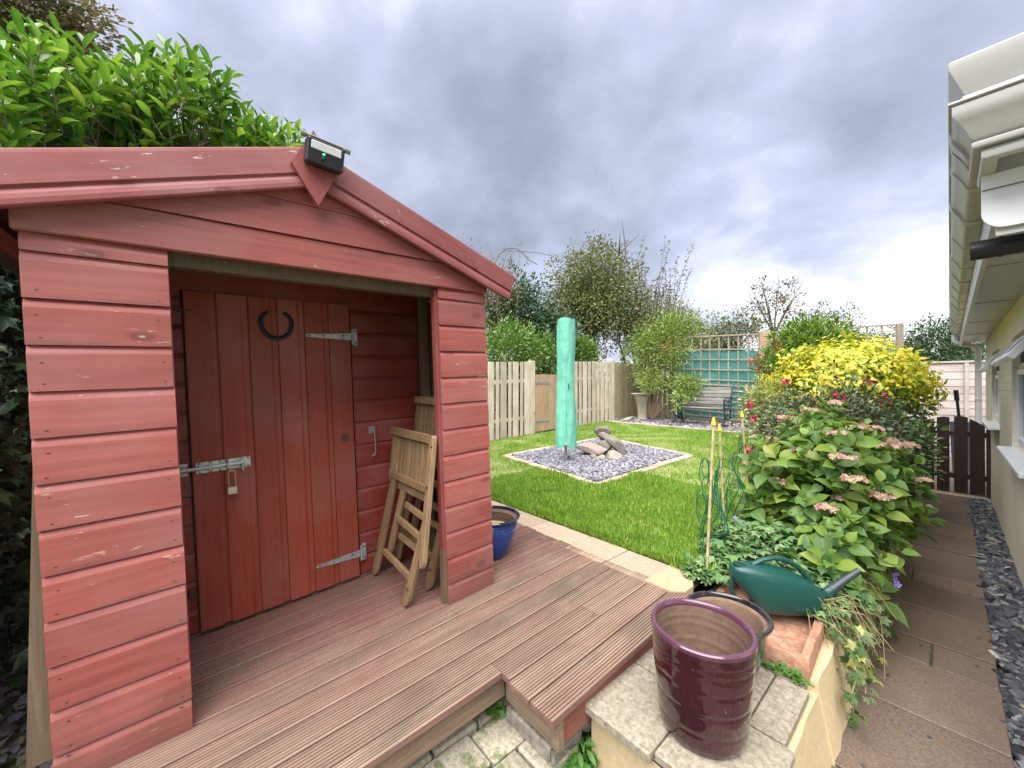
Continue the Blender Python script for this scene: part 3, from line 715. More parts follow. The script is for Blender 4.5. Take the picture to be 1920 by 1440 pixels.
# door
door_b = [.360, .486, .618, .751, .882, 1.012, 1.132]
door = obj('door', MB().box(-.658, -.6515, .362, 1.130, .014, 1.684), M['paint_door'], shed)
for a, b in zip(door_b[:-1], door_b[1:]):
    w = b - a - .003
    p = [(-.652, a), (-.640, a), (-.6385, a + .004), (-.638, a + .010), (-.638, a + w - .034), (-.640, a + w - .030), (-.6445, a + w - .022), (-.6455, a + w - .012), (-.6455, a + w), (-.652, a + w)]
    if b > 1.1: p = [(-.652, a), (-.640, a), (-.6385, a + .004), (-.638, a + .010), (-.638, a + w), (-.652, a + w)]
    obj('door_board', MB().prism(p, 'Z', .008 + random.uniform(-.002, .002), 1.687), M['paint_door'], door)
def t_hinge(z):
    mb = MB(); zt = z
    pts = [(.892, zt - .008), (.885, zt), (.892, zt + .008), (1.135, zt + .021), (1.135, zt - .021)]
    mb.prism(pts, 'X', -.637, -.6335)
    mb.box(-.647, -.640, 1.150, 1.176, zt - .052, zt + .052, .002)
    mb.tube([(-.634, 1.143, zt - .045), (-.634, 1.143, zt + .045)], .0068, 8)
    h = obj('hinge', mb, M['galvdull'], door)
    mbs = MB()
    for y, z_ in ((.905, zt), (.98, zt), (1.09, zt + .006)): mbs.lathe([(0, .0025), (.005, .002), (.006, 0)], 0, 0, 8); mbs.v[-24:] = [(-.6335 + v[2], y + v[0], z_ + v[1]) for v in mbs.v[-24:]]
    for z_ in (zt - .035, zt + .035): mbs.lathe([(0, .0025), (.005, .002), (.006, 0)], 0, 0, 8); mbs.v[-24:] = [(-.640 + v[2], 1.165 + v[0], z_ + v[1]) for v in mbs.v[-24:]]
    obj('screw', mbs, M['bolt'], door, kind='stuff')
t_hinge(1.493); t_hinge(.148)
# horseshoe nailed to the door
hp = [(-.631, .745 + .073 * math.sin(rad(a)) * 1.0, 1.553 - .085 * math.cos(rad(a)) * (1.0 if abs(a) < 90 else .75)) for a in np.linspace(-152, 152, 25)]
mb = MB(); rings = []
for i, p in enumerate(hp):
    p = Vector(p); tnext = Vector(hp[min(i + 1, 24)]) - Vector(hp[max(i - 1, 0)]); tnext.normalize()
    nn_ = Vector((1, 0, 0)); w = tnext.cross(nn_); hw, hh = .0125 - .003 * abs(i - 12) / 12, .0055
    rings.append([p + w * hw - nn_ * hh, p + w * hw + nn_ * hh * .6, p + w * hw * .25 + nn_ * hh, p + w * hw * .1 + nn_ * hh * .4, p - w * hw * .1 + nn_ * hh * .4, p - w * hw * .25 + nn_ * hh, p - w * hw + nn_ * hh * .6, p - w * hw - nn_ * hh])
mb.loft(rings)
obj('horseshoe', mb, M['iron'], door, label='black horseshoe nailed to the red door')
# tower bolt on door and frame
mb = MB(); mb.box(-.637, -.634, .374, .596, .794, .848, .001)
for y in (.384, .42, .55): mb.box(-.634, -.626, y, y + .018, .800, .842, .003)
mb.tube([(-.622, .30, .821), (-.622, .565, .821)], .0095, 10)
mb.tube([(-.622, .555, .821), (-.600, .558, .812), (-.596, .560, .79), (-.604, .562, .776), (-.618, .566, .772)], .0055, 8)
mb.tube([(-.628, .497, .845), (-.606, .497, .835), (-.602, .497, .812), (-.612, .497, .797)], .005, 8)
bolt = obj('door_bolt', mb, M['galv'], door, True)
mbs = MB()
for y in (.388, .432, .468, .585):
    for z_ in (.800, .842): mbs.box(-.634, -.6325, y - .004, y + .004, z_ - .004, z_ + .004)
obj('bolt_hole', mbs, M['bolt'], door, kind='stuff')
mb = MB(); mb.box(-.655, -.640, .290, .345, .790, .852, .002); mb.tube([(-.628, .29, .821), (-.628, .347, .821)], .015, 10)
obj('bolt_keep', mb, M['galv'], shed, True)
# cabin hook, eye plates, latch
mb = MB(); mb.box(-.659, -.655, 1.226, 1.270, .885, .930, .002)
mb.tube([(-.645, 1.248, .912), (-.630, 1.252, .905), (-.632, 1.256, .86), (-.634, 1.258, .765), (-.632, 1.250, .748), (-.630, 1.236, .742), (-.628, 1.228, .748)], .0042, 8)
mb.lathe([(.010, -.003), (.013, 0), (.010, .003), (.006, 0), (.010, -.003)], 0, 0, 12); mb.v[-60:] = [(-.642 + v[2], 1.248 + v[0], .912 + v[1]) for v in mb.v[-60:]]
obj('cabin_hook', mb, M['galv'], shed, True)
obj('eye_plate', MB().box(-.637, -.6335, 1.058, 1.096, .862, .900, .002).lathe([(.012, -.636), (.009, -.622), (.003, -.620), (0, -.621)], 0, 0, 10) if False else MB().box(-.637, -.6335, 1.058, 1.096, .862, .900, .002).tube([(-.634, 1.077, .881), (-.624, 1.077, .881)], .009, 10), M['bolt'], door)
obj('eye_plate', MB().box(-.656, -.645, .322, .345, .185, .225, .002), M['bolt'], shed)
obj('latch', MB().box(-.656, -.634, .328, .388, 1.588, 1.600, .002), M['bolt'], shed)

# padlock hanging on the bolt (a thing of its own)
def SW(x, y, z): return SHM @ Vector((x, y, z))
pl = thing('padlock', 'small worn brass padlock hanging from the bolt of the red door', 'padlock', matrix=SHM @ Matrix.Translation((-.605, .512, .690)))
obj('body', MB().box(-.009, .009, -.021, .021, -.018, .020, .003), M['brass'], pl)
obj('shackle', MB().tube([(0, -.014, .018)] + [(0, .014 * math.sin(rad(a)), .088 + .014 * math.cos(rad(a))) for a in range(-90, 91, 18)] + [(0, .014, .018)], .0032, 8), M['brass'], pl, True)

# security light on the finial
sl = thing('security_light', 'black solar security light mounted on the red gable diamond', 'light', matrix=SHM @ Matrix.Translation((.125, .822, 2.148)) @ Matrix.Rotation(rad(12), 4, 'Y') @ Matrix.Rotation(rad(-4), 4, 'X'))
obj('body', MB().box(-.030, .020, -.070, .070, -.055, .038, .006), M['blackplast'], sl)
obj('lens', MB().box(.019, .0235, -.056, .056, -.002, .028, .004), M['lens'], sl)
obj('sensor', MB().lathe([(0, .012), (.006, .010), (.009, .004), (.010, 0)], 0, 0, 12).rot(Matrix.Rotation(rad(90), 3, 'Y')).rot(Matrix.Translation((.020, -.012, -.030)).to_3x3()) if False else MB().box(.019, .026, -.018, -.004, -.036, -.022, .003), M['blackplast'], sl)
obj('indicator', MB().box(.0195, .0222, -.012, -.005, -.013, -.008), M['led'], sl)
mb = MB(); mb.box(-.034, .014, -.062, .062, .0385, .048, .003); mb.tube([(.004, -.082, .042), (.004, .082, .042)], .007, 10); mb.tube([(.004, -.092, .042), (.004, -.074, .042)], .0115, 10); mb.tube([(.004, .074, .042), (.004, .092, .042)], .0115, 10)
mb.box(-.040, -.028, -.02, .02, -.03, .045)
obj('bracket', mb, M['greyplast'], sl, True)


# two folded chairs leaning in the porch
def chair(label, org, wdt, H):
    t_ = thing('folding_chair', label, 'chair', matrix=SHM @ Matrix.Translation(org), group='folded wooden chairs in the porch')
    w_, u_ = Vector((1, 0, 0)), Vector((0, .139, .990)).normalized(); n_ = w_.cross(u_)     # n_ points at the viewer
    k = wdt / .44; C3 = lambda u, v, d=0: w_ * (u * k) + u_ * (v * H) + n_ * d
    def plank(nm, a, b, wd, th, rounded=False):
        a, b = Vector(a), Vector(b); d_ = (b - a).normalized(); s_ = n_.cross(d_).normalized(); rings = []; L_ = (b - a).length
        st = [(0, 1), (1, 1)] if not rounded else [(0, .35), (.35 * wd / L_, .82), (.8 * wd / L_, 1), (1 - .8 * wd / L_, 1), (1 - .35 * wd / L_, .82), (1, .35)]
        for f, g_ in st:
            p = a.lerp(b, f); hw, ht = wd / 2 * g_, th / 2; c_ = .003
            rings.append([p - s_ * (hw - c_) - n_ * ht, p + s_ * (hw - c_) - n_ * ht, p + s_ * hw - n_ * (ht - c_), p + s_ * hw + n_ * (ht - c_), p + s_ * (hw - c_) + n_ * ht, p - s_ * (hw - c_) + n_ * ht, p - s_ * hw + n_ * (ht - c_), p - s_ * hw - n_ * (ht - c_)])
        obj(nm, MB().loft(rings), M['chair'], t_)
    plank('stile', C3(.085, .60, .0), C3(.080, .925, .0), .040, .026, True); plank('stile', C3(.585, .245, .012), C3(.557, .925, .0), .042, .028, True)
    plank('top_rail', C3(.062, .905, .018), C3(.545, .905, .018), .048, .022)
    for i in range(8):
        u = .128 + .0535 * i; plank('slat', C3(u, .655, .0), C3(u, .885, .0), .040, .012)
    plank('seat_rail', C3(.075, .640, .010), C3(.565, .640, .010), .040, .022); plank('cross_rail', C3(.17, .585, -.012), C3(.55, .585, -.012), .042, .020)
    plank('leg', C3(.012, .0, .020), C3(.140, .70, .0), .056, .024, True); plank('leg', C3(.452, .0, .020), C3(.572, .50, .0), .056, .024, True)
    plank('leg', C3(.125, .165, -.014), C3(.245, .62, -.014), .050, .022, True)
    plank('rung', C3(.105, .172, .012), C3(.468, .150, .012), .034, .022); plank('rung', C3(.205, .405, .004), C3(.520, .380, .004), .036, .020)
    plank('rung', C3(.20, .29, -.03), C3(.50, .28, -.03), .034, .018); plank('rung', C3(.27, .49, -.02), C3(.55, .47, -.02), .034, .018)
    mb = MB()
    for u, v, d in ((.571, .865, .0125), (.573, .655, .020), (.478, .10, .033), (.105, .50, .0145), (.03, .16, .033)):
        p = C3(u, v, d); mb.tube([p, p + n_ * .004], .0075, 8)
    obj('bolt_head', mb, M['bolt'], t_, kind='stuff')
    return t_
chair('slatted wooden folding chair leaning in front, nearer the door', (-.600, 1.225, .004), .44, 1.0)
chair('taller slatted wooden folding chair leaning behind the front chair, its back rising higher', (-.650, 1.392, .004), .43, 1.20)
# ------------------------------------------------------------------ deck
deck = thing('deck', 'weathered red stained timber deck with grooved boards in front of the shed', 'deck', matrix=SHM.copy())
def deck_prof(x0, x1, grooves=True, th=.028, ng=8):
    top = []
    if grooves:
        edge = .0045; pitch = (x1 - x0 - 2 * edge) / ng; gw = pitch * .52
        top.append((x0, -.004)); top.append((x0 + .003, -.0004))
        for i in range(ng):
            c = x0 + edge + pitch * (i + .5)
            top += [(c - gw * .62, 0), (c - gw * .34, -.006), (c + gw * .34, -.006), (c + gw * .62, 0)]
        top += [(x1 - .003, -.0004), (x1, -.004)]
    else: top = [(x0, -.004), (x0 + .004, -.0005), (x0 + .02, 0), (x1 - .02, 0), (x1 - .004, -.0005), (x1, -.004)]
    return [(x1, -th), (x0, -th)] + top
E0, PITCHD = .853, .1235
YF = 2.405
for k in range(12):
    x1 = E0 - PITCHD * k - .0042; x0 = E0 - PITCHD * (k + 1) + .0042
    dzj = random.uniform(-.0012, .0012); yf = YF + random.uniform(-.012, .012)
    sh = lambda pr: [(a, b + dzj) for a, b in pr]
    gr = k < 11
    x0 = max(x0, -.654)
    if k < 2: obj('deck_board', MB().prism(sh(deck_prof(x0, x1)), 'Y', 1.300 + random.uniform(-.006, .006), yf), M['deck'], deck)
    elif k == 2:
        mb = MB().prism(sh(deck_prof(x0, .552, True, ng=5)), 'Y', -1.2, 1.3035)
        obj('deck_board', mb, M['deck'], deck)
        obj('deck_board', MB().prism(sh(deck_prof(x0, x1)), 'Y', 1.3065, 1.898), M['deck'], deck)
        obj('deck_board', MB().prism(sh(deck_prof(x0, x1)), 'Y', 1.902, yf), M['deck'], deck)
    else: obj('deck_board', MB().prism(sh(deck_prof(x0, x1, gr)), 'Y', (-1.2 if x0 > .02 else -.04) + random.uniform(-.01, .01), yf), M['deck'], deck)
obj('joist', MB().box(.508, .531, -1.2, 1.338, -.132, -.030, .003), M['joist'], deck)
obj('joist', MB().box(.5315, .800, 1.339, 1.362, -.150, -.030, .003), M['joist_x'], deck)
obj('joist', MB().box(.800, .838, 1.3365, 1.372, -.156, -.0295, .003), M['joist_x'], deck)
obj('joist', MB().box(.806, .832, 1.373, 2.40, -.150, -.030, .003), M['joist_red'], deck)
obj('joist', MB().box(-.65, .50, 2.372, 2.395, -.130, -.030), M['joist'], deck)
for y in (-.6, .1, .8): obj('joist', MB().box(-.65, .506, y, y + .04, -.130, -.030), M['joist'], deck)

# bricks and stones carrying the deck corner
def stone(name, c, r, seed, mat, flat=.75, parent=None, sub=2, ang=0.0):
    rnd = np.random.default_rng(seed); bm = bmesh.new(); bmesh.ops.create_icosphere(bm, subdivisions=sub, radius=1)
    pl_ = rdir_seed(rnd, 12); ds = rnd.uniform(.50, .86, 12)
    mb = MB(); ca, sa = math.cos(ang), math.sin(ang)
    vs = []
    for v in bm.verts:
        p = np.array(v.co)
        for n_, d_ in zip(pl_, ds):
            e = p @ n_ - d_
            if e > 0: p = p - n_ * e * .99
        p = p * (1 + rnd.normal() * .015) * np.array(r)
        vs.append((c[0] + ca * p[0] - sa * p[1], c[1] + sa * p[0] + ca * p[1], c[2] + p[2]))
    bm.verts.index_update(); fs = [[v.index for v in f.verts] for f in bm.faces]; bm.free()
    mb.add(vs, fs); return obj(name, mb, mat, parent, True, 28)
def rdir_seed(rnd, n):
    v = rnd.normal(size=(n, 3)); return v / np.linalg.norm(v, axis=1, keepdims=True)
plinth = thing('plinth', 'mossy brick plinth under the notched corner of the deck', 'plinth', (-1.1, 1.1, .05))
def plinth_brick(x0, x1, y0, y1, z0, z1, m='rubble'): obj('brick', MB().box(x0, x1, y0, y1, z0, z1, .008), M[m], plinth)
plinth_brick(-1.262, -1.005, 1.068, 1.165, .105, .168); plinth_brick(-1.003, -.985, 1.07, 1.16, .10, .16)
for i in range(5):
    stone('stone', (-.992 + random.uniform(-.012, .012), 1.18 + .11 * i, .15), (.045, .062, .052), 40 + i, M['rubble'], parent=plinth, sub=2)

# pavers at the foot of the deck
pav = thing('patio', 'worn concrete pavers with moss in the joints below the deck', 'paving', (-1.2, .9, .06)); del pav['category']; del pav['label']; pav['kind'] = 'structure'
rows = [(-1.50, -1.325), (-1.318, -1.155), (-1.148, -.990)]
for r_, (x0, x1) in enumerate(rows):
    y = -.8 + (.06, .0, .11)[r_]
    while y < 1.15:
        L_ = .205
        dz = random.uniform(-.008, .006)
        y1 = min(y + L_, 1.262)
        mb = MB().box(x0 + random.uniform(0, .004), x1, y, y1, .02, .105 + dz, .010)
        obj('paver', mb, M['paver'], pav); y += L_ + .010

# ------------------------------------------------------------------ raised bed wall
wall = thing('retaining_wall', 'low yellow painted garden wall with concrete coping slabs under the pots', 'wall', (-.66, 1.6, 0))
def wz(y): return .252
mb = MB()
ny = 26
for (xa, xb, ya, yb) in ((-.935, -.372, 1.245, 2.02),):
    pass
# rendered body with an uneven face
def rough_wall(x0, x1, y0, y1, z0, z1, lean, seed):
    rnd = random.Random(seed); mb = MB(); nz_, n_ = 5, max(4, int((y1 - y0) / .09))
    g = []
    for j in range(n_ + 1):
        y = y0 + (y1 - y0) * j / n_
        for k in range(nz_ + 1):
            z = z0 + (z1 - z0) * k / nz_; g.append((x1 + lean * (1 - k / nz_) + rnd.uniform(-.006, .006), y, z))
    f = [(j * (nz_ + 1) + k, (j + 1) * (nz_ + 1) + k, (j + 1) * (nz_ + 1) + k + 1, j * (nz_ + 1) + k + 1) for j in range(n_) for k in range(nz_)]
    mb.add(g, f); edge_ = [g[j * (nz_ + 1) + nz_] for j in range(n_ + 1)]
    for j in range(n_): mb.add([(x0, edge_[j][1], z1), edge_[j], edge_[j + 1], (x0, edge_[j + 1][1], z1)], [(0, 1, 2, 3)])
    nx_ = max(3, int((x1 - x0) / .08)); g = []
    for i in range(nx_ + 1):
        x = x0 + (x1 - x0) * i / nx_
        for k in range(nz_ + 1):
            z = z0 + (z1 - z0) * k / nz_; e = lean * (1 - k / nz_) if i == nx_ else 0
            g.append((x + e, y0 + (rnd.uniform(-.007, .007) if 0 < i < nx_ else 0), z))
    mb.add(g, [(i * (nz_ + 1) + k, (i + 1) * (nz_ + 1) + k, (i + 1) * (nz_ + 1) + k + 1, i * (nz_ + 1) + k + 1) for i in range(nx_) for k in range(nz_)])
    mb.add([(x0, y0, z0), (x0, y1, z0), (x0, y1, z1), (x0, y0, z1)], [(0, 1, 2, 3)])
    return mb
obj('wall_body', rough_wall(-.94, -.368, 1.245, 2.05, -.02, .253, .05, 3), M['yellow'], wall, True, 50)
obj('wall_body', rough_wall(-.60, -.366, 2.03, 3.3, -.02, .297, .06, 4), M['yellow'], wall, True, 50)
obj('wall_body', rough_wall(-.55, -.375, 3.302, 8.3, -.02, .40, .045, 5), M['yellow'], wall, True, 50)
for (a, b, c_, d_) in ((-.965, -.676, 1.212, 1.566), (-.671, -.350, 1.236, 1.602), (-.968, -.503, 1.573, 1.966), (-.498, -.382, 1.609, 1.962), (-.975, -.40, 1.97, 2.76)):
    obj('coping_slab', MB().box(a, b, c_, d_, .2545 + random.uniform(0, .002), .294 + random.uniform(-.002, .002), .006), M['coping'], wall)
for i in range(5):
    stone('loose_stone', (-.375 + random.uniform(-.008, .008), 2.74 + .13 * i, .315), (.035, .075, .035), 80 + i, M['rubble'] if i % 2 else M['yellow'], parent=wall)
# ------------------------------------------------------------------ pots, trough and can
def place_pot(name, label, c, prof_out, mat, mat_rim, rim_from, inside, n=56, soil=None, rings=()):
    t_ = thing(name, label, 'pot', (c[0], c[1], c[2]))
    prof = [(r, z) for r, z in prof_out]
    i0 = next(i for i, (r, z) in enumerate(prof) if z >= rim_from)
    T = Matrix.Translation(c)
    def mk(p, nm, mt):
        mb = MB().lathe([(r, z) for r, z in p], 0, 0, n); mb.v = [tuple(Vector(v) + Vector(c)) for v in mb.v]; return obj(nm, mb, mt, t_, True, 40, recalc=True)
    mk([(0, 0)] + prof[:i0 + 1], 'body', mat)
    topz = prof[-1][1]; rt = prof[-1][0]; th_ = inside
    mk(prof[i0:] + [(rt - .004, topz + .005), (rt - th_ + .006, topz + .005), (rt - th_, topz - .002), (rt - th_ - .001, topz - .014)], 'rim', mat_rim)
    inn = [(rt - th_ - .001, topz - .014)] + [(max(.02, r - th_), z) for r, z in prof[::-1] if z < topz - .02 and z > .03] + [(0, .03)]
    mk(inn, 'lining', M['potin'])
    if soil is not None:
        rs = max(r - th_ for r, z in prof if z <= soil + .02) - .001
        mk([(rs, soil), (rs * .6, soil + .008), (0, soil + .004)], 'soil', M['sand'])
    return t_
prof = []
for k in range(57):
    z = .366 * k / 56
    r = .146 + .031 * (z / .366) ** .9 - .010 * max(0, (.04 - z) / .04) ** 2
    for zc_, w in ((.075, .011), (.15, .011), (.225, .011), (.285, .010), (.315, .008)): r -= .0021 * math.exp(-((z - zc_) / (w * .55)) ** 2)
    prof.append((r, z))
place_pot('glazed_pot', 'tall aubergine glazed planter on the coping slabs, empty', (-.606, 1.464, .2955), prof, M['purple'], M['purplerim'], .349, .021)
prof = [(.105, 0), (.125, .05), (.140, .11), (.149, .17), (.152, .205), (.158, .222), (.170, .232), (.173, .243)]
place_pot('glazed_pot', 'black rimmed dark green pot half hidden behind the aubergine planter', (-.655, 1.850, .2955), prof, M['darkpot'], M['darkrim'], .215, .020, soil=.10)
cb = SHM @ Vector((-.30, 1.905, .002))
prof = [(.095, 0), (.120, .04), (.146, .10), (.163, .165), (.171, .20), (.168, .208), (.173, .216), (.169, .224), (.174, .232), (.170, .240), (.178, .250), (.192, .258), (.194, .270)]
place_pot('glazed_pot', 'cobalt blue pot with dark rim standing behind the right side of the shed', tuple(cb), prof, M['bluepot'], M['bluerim'], .245, .018, soil=.18)

tr = thing('trough', 'weathered terracotta tray with chipped rim under the watering can', 'planter', (-.62, 2.3, .296))
def quadbox(mb, P4, z0, z1, jit=0.0):
    q = [(p[0], p[1], z0) for p in P4] + [(p[0] + random.uniform(-jit, jit), p[1] + random.uniform(-jit, jit), z1 + random.uniform(-jit, jit)) for p in P4]
    mb.add(q, [(3, 2, 1, 0), (4, 5, 6, 7), (0, 1, 5, 4), (1, 2, 6, 5), (2, 3, 7, 6), (3, 0, 4, 7)]); return mb
FR, BR, BL, FL = (-.392, 2.020), (-.425, 2.700), (-.900, 2.640), (-.870, 1.985)
cxt, cyt = -.647, 2.336
def ins(p, d): v = Vector((cxt - p[0], cyt - p[1])); return (p[0] + math.copysign(d, v.x), p[1] + math.copysign(d, v.y))
obj('base', quadbox(MB(), [ins(p, .002) for p in (FL, FR, BR, BL)], .3005, .318), M['terra'], tr)
for nm, a, b in (('front', FL, FR), ('side', FR, BR), ('back', BR, BL), ('side', BL, FL)):
    ai, bi = ins(a, .040), ins(b, .040); mb = MB(); n_ = 10; rows_ = []
    rn = random.Random(hash(nm) % 100 + 3)
    for i in range(n_ + 1):
        s_ = i / n_; po = (a[0] + (b[0] - a[0]) * s_, a[1] + (b[1] - a[1]) * s_); pi = (ai[0] + (bi[0] - ai[0]) * s_, ai[1] + (bi[1] - ai[1]) * s_)
        h_ = .376 + rn.uniform(-.005, .004); k_ = .15 + rn.uniform(-.1, .1)
        pm = (po[0] * (1 - k_) + pi[0] * k_, po[1] * (1 - k_) + pi[1] * k_)
        rows_.append([(po[0], po[1], .2995), (po[0], po[1], h_ - .012), (pm[0], pm[1], h_), (pi[0] * .9 + po[0] * .1, pi[1] * .9 + po[1] * .1, h_ - .001), (pi[0], pi[1], h_ - .010), (pi[0], pi[1], .2995)])
    mb.loft(rows_); obj('wall', mb, M['terra'], tr, True, 32)

# watering can
CR = Vector((C_RT[0], C_RT[1], 0)).normalized(); CD = Vector((C_FW[0], C_FW[1], 0)).normalized()
can_o = at(1458, 2.02); can_o.z = .366
wc = thing('watering_can', 'dark green plastic watering can with grey spout standing in the terracotta tray', 'watering can', tuple(can_o))
def canp(s, d, z): return can_o + CR * (s * 1.12) + CD * (d * 1.12) + Vector((0, 0, z * 1.12))
rings = []
secs = [(-.196, .150, .176, .012), (-.186, .125, .190, .034), (-.160, .088, .200, .050), (-.125, .046, .204, .062), (-.088, .008, .205, .072), (-.03, .0, .200, .080), (.04, .0, .186, .083), (.10, .0, .164, .080), (.150, .0, .136, .072), (.185, .002, .108, .058), (.205, .010, .085, .040), (.213, .022, .065, .018)]
secs = [(-.222, .168, .196, .010), (-.214, .150, .210, .030), (-.185, .120, .2175, .047), (-.150, .075, .220, .060), (-.112, .014, .219, .071), (-.07, .002, .216, .077), (0, .0, .200, .083), (.07, .0, .178, .082), (.130, .0, .150, .076), (.175, .002, .118, .062), (.200, .008, .092, .044), (.212, .022, .066, .018)]
for s_, zb, zt, hw in secs:
    ring = []
    for k in range(20):
        a = 2 * math.pi * k / 20; ca, sa = math.cos(a), math.sin(a)
        e = .55
        ring.append(canp(s_, hw * math.copysign(abs(ca) ** e, ca), (zb + zt) / 2 + (zt - zb) / 2 * math.copysign(abs(sa) ** e, sa)))
    rings.append(ring)
obj('body', MB().loft(rings), M['can'], wc, True, 45)
mb = MB(); hp_ = [canp(-.120, 0, .214), canp(-.075, 0, .236), canp(-.02, 0, .246), (canp(.04, 0, .236)), canp(.095, 0, .205), canp(.135, 0, .160), canp(.155, 0, .125)]
mb.tube(hp_, [.012, .0125, .0125, .0125, .013, .015, .017], 10)
obj('handle', mb, M['can'], wc, True)
mb = MB(); mb.tube([canp(-.212, 0, .172), canp(-.221, 0, .12), canp(-.212, 0, .075), (canp(-.185, 0, .040)), canp(-.13, 0, .030), canp(-.10, 0, .04)], [.010, .0115, .0115, .012, .013, .015], 10)
obj('handle', mb, M['can'], wc, True)
mb = MB(); mb.tube([canp(.165, 0, .062), canp(.205, 0, .066), canp(.235, 0, .084), (canp(.262, 0, .104))], [.042, .034, .026, .0215], 14)
obj('spout', mb, M['can'], wc, True)
mb = MB(); mb.tube([canp(.252, 0, .0965), canp(.258, 0, .101)], [.0255, .0255], 14); mb.tube([canp(.258, 0, .101), canp(.33, 0, .152), canp(.385, 0, .188)], [.0215, .0175, .0150], 14)
obj('spout_tip', mb, M['canspout'], wc, True)
mb = MB(); fo = [canp(-.178 + .027 * math.cos(t_), .019 * math.sin(t_), .2185 - .0012 * math.cos(t_)) for t_ in np.linspace(0, 2 * math.pi, 25)]
mb.tube(fo, .0035, 6); obj('filler_rim', mb, M['can'], wc, True)
mb = MB(); mb.add([p + Vector((0, 0, .0016)) for p in fo[:-1]], [tuple(range(24))]); obj('filler_hole', mb, M['blackplast'], wc)

# ------------------------------------------------------------------ paving strip and lawn
strip = thing('paving_strip', '', '', (-2.0, 2.2, .4)); del strip['category']; del strip['label']; strip['kind'] = 'structure'
xs = [-3.35, -2.79, -2.24, -1.795, -1.478, -1.178]
for x0, x1 in zip(xs[:-1], xs[1:]):
    zt = lawn_z(2.2) + .008 + random.uniform(-.003, .003)
    obj('slab', MB().box(x0 + .003, x1 - .003, 2.062, 2.372, zt - .05, zt, .005), M['strip'], strip)
pts = [(-1.176, 2.066), (-1.02, 2.068), (-.965, 2.12), (-.962, 2.215), (-1.02, 2.33), (-1.10, 2.375), (-1.176, 2.374)]
obj('slab', MB().prism(pts, 'Z', lawn_z(2.2) - .04, lawn_z(2.2) + .012), M['strip_o'], strip)
structure('lawn', ground_mb(-5.72, -1.02, 2.374, 8.10, lambda x, y: lawn_z(y) + .006 * math.sin(x * 2.1) * math.sin(y * 1.7), 20, 24), M['lawnbase'])
BED = [(-2.53, 3.45), (-2.46, 5.55), (-4.30, 6.02), (-4.46, 3.76)]
def in_poly(x, y, P):
    c = np.zeros(len(x), bool); n = len(P)
    for i in range(n):
        (x1, y1), (x2, y2) = P[i], P[(i + 1) % n]
        k = ((y1 > y) != (y2 > y)) & (x < (x2 - x1) * (y - y1) / (y2 - y1 + 1e-12) + x1); c ^= k
    return c
# bed of slate chippings with brick edging
bed = MB(); bed.add([(x, y, lawn_z(y) + .010) for x, y in BED], [(0, 1, 2, 3)])
structure('slate_bed', bed, M['soil'])
edg = thing('bed_edging', 'pinkish brick edging flush with the lawn round the slate bed', 'edging', (-3.4, 4.6, .48))
for i in range(4):
    a, b = Vector(BED[i]), Vector(BED[(i + 1) % 4]); L_ = (b - a).length; n_ = max(2, int(L_ / .215)); d_ = (b - a) / L_; nv = Vector((-d_.y, d_.x))
    for k in range(n_):
        p0 = a + d_ * (L_ * k / n_ + .004); p1 = a + d_ * (L_ * (k + 1) / n_ - .004); wv = nv * .052
        zt = lambda p: lawn_z(p.y) + .026
        mb = MB(); q = [p0 - wv, p1 - wv, p1 + wv, p0 + wv]; j = random.uniform(-.004, .004)
        mb.add([(p.x, p.y, zt(p) - .06) for p in q] + [(p.x, p.y, zt(p) + j) for p in q], [(3, 2, 1, 0), (4, 5, 6, 7), (0, 1, 5, 4), (1, 2, 6, 5), (2, 3, 7, 6), (3, 0, 4, 7)])
        obj('brick', mb, M['edging'], edg)
def chip_meshes(name, mat, n=6, r=(.03, .02, .006)):
    out = []
    for i in range(n):
        k = random.randint(5, 7); a0 = random.random() * 6; pts = []
        for j in range(k):
            a = a0 + 2 * math.pi * (j + random.uniform(-.25, .25)) / k; pts.append((r[0] * math.cos(a) * random.uniform(.75, 1.15), r[1] * math.sin(a) * random.uniform(.75, 1.15)))
        mb = MB(); z = r[2]
        vs = [(x, y, -z) for x, y in pts] + [(x * .9, y * .9, z + random.uniform(-.4, .4) * z) for x, y in pts]
        mb.add(vs, [tuple(range(k))[::-1], tuple(range(k, 2 * k))] + [(j, (j + 1) % k, k + (j + 1) % k, k + j) for j in range(k)])
        me = finish_mesh(name, mb.v, mb.f); fix_normals(me); me.materials.append(mat); out.append((me, mb))
    return out
def scatter_chips(chips, pts, tilt, smin, smax, parent, name, nparts, zoff=.0):
    """the chips nearest the camera are objects, the rest one joined mesh"""
    pts = sorted(pts, key=lambda p: (p[0] ** 2 + p[1] ** 2))
    allv, allf = [], []
    mb = MB()
    for i, p in enumerate(pts):
        me, src = random.choice(chips); s_ = random.uniform(smin, smax)
        R = Matrix.Rotation(random.uniform(0, 6.28), 3, 'Z') @ Matrix.Rotation(random.gauss(0, tilt), 3, 'X') @ Matrix.Rotation(random.gauss(0, tilt), 3, 'Y')
        R = R @ Matrix.Diagonal((s_ * random.uniform(.8, 1.3), s_, s_ * random.uniform(.8, 1.4)))
        if i < nparts: inst(name, me, parent, p, R)
        else: mb.add([R @ Vector(v) + Vector(p) for v in src.v], src.f)
    if mb.v: obj(name, mb, chips[0][0].materials[0], parent, kind='stuff', recalc=False)
chips = chip_meshes('slate_chip', M['slate_bed'], 7, (.027, .018, .004))
pts = []
while len(pts) < 6200:
    x, y = random.uniform(-4.5, -2.4), random.uniform(3.4, 6.1)
    if in_poly(np.array([x]), np.array([y]), [(-2.585, 3.53), (-2.53, 5.49), (-4.245, 5.93), (-4.39, 3.82)])[0]: pts.append((x, y, lawn_z(y) + .018 + random.uniform(0, .022)))
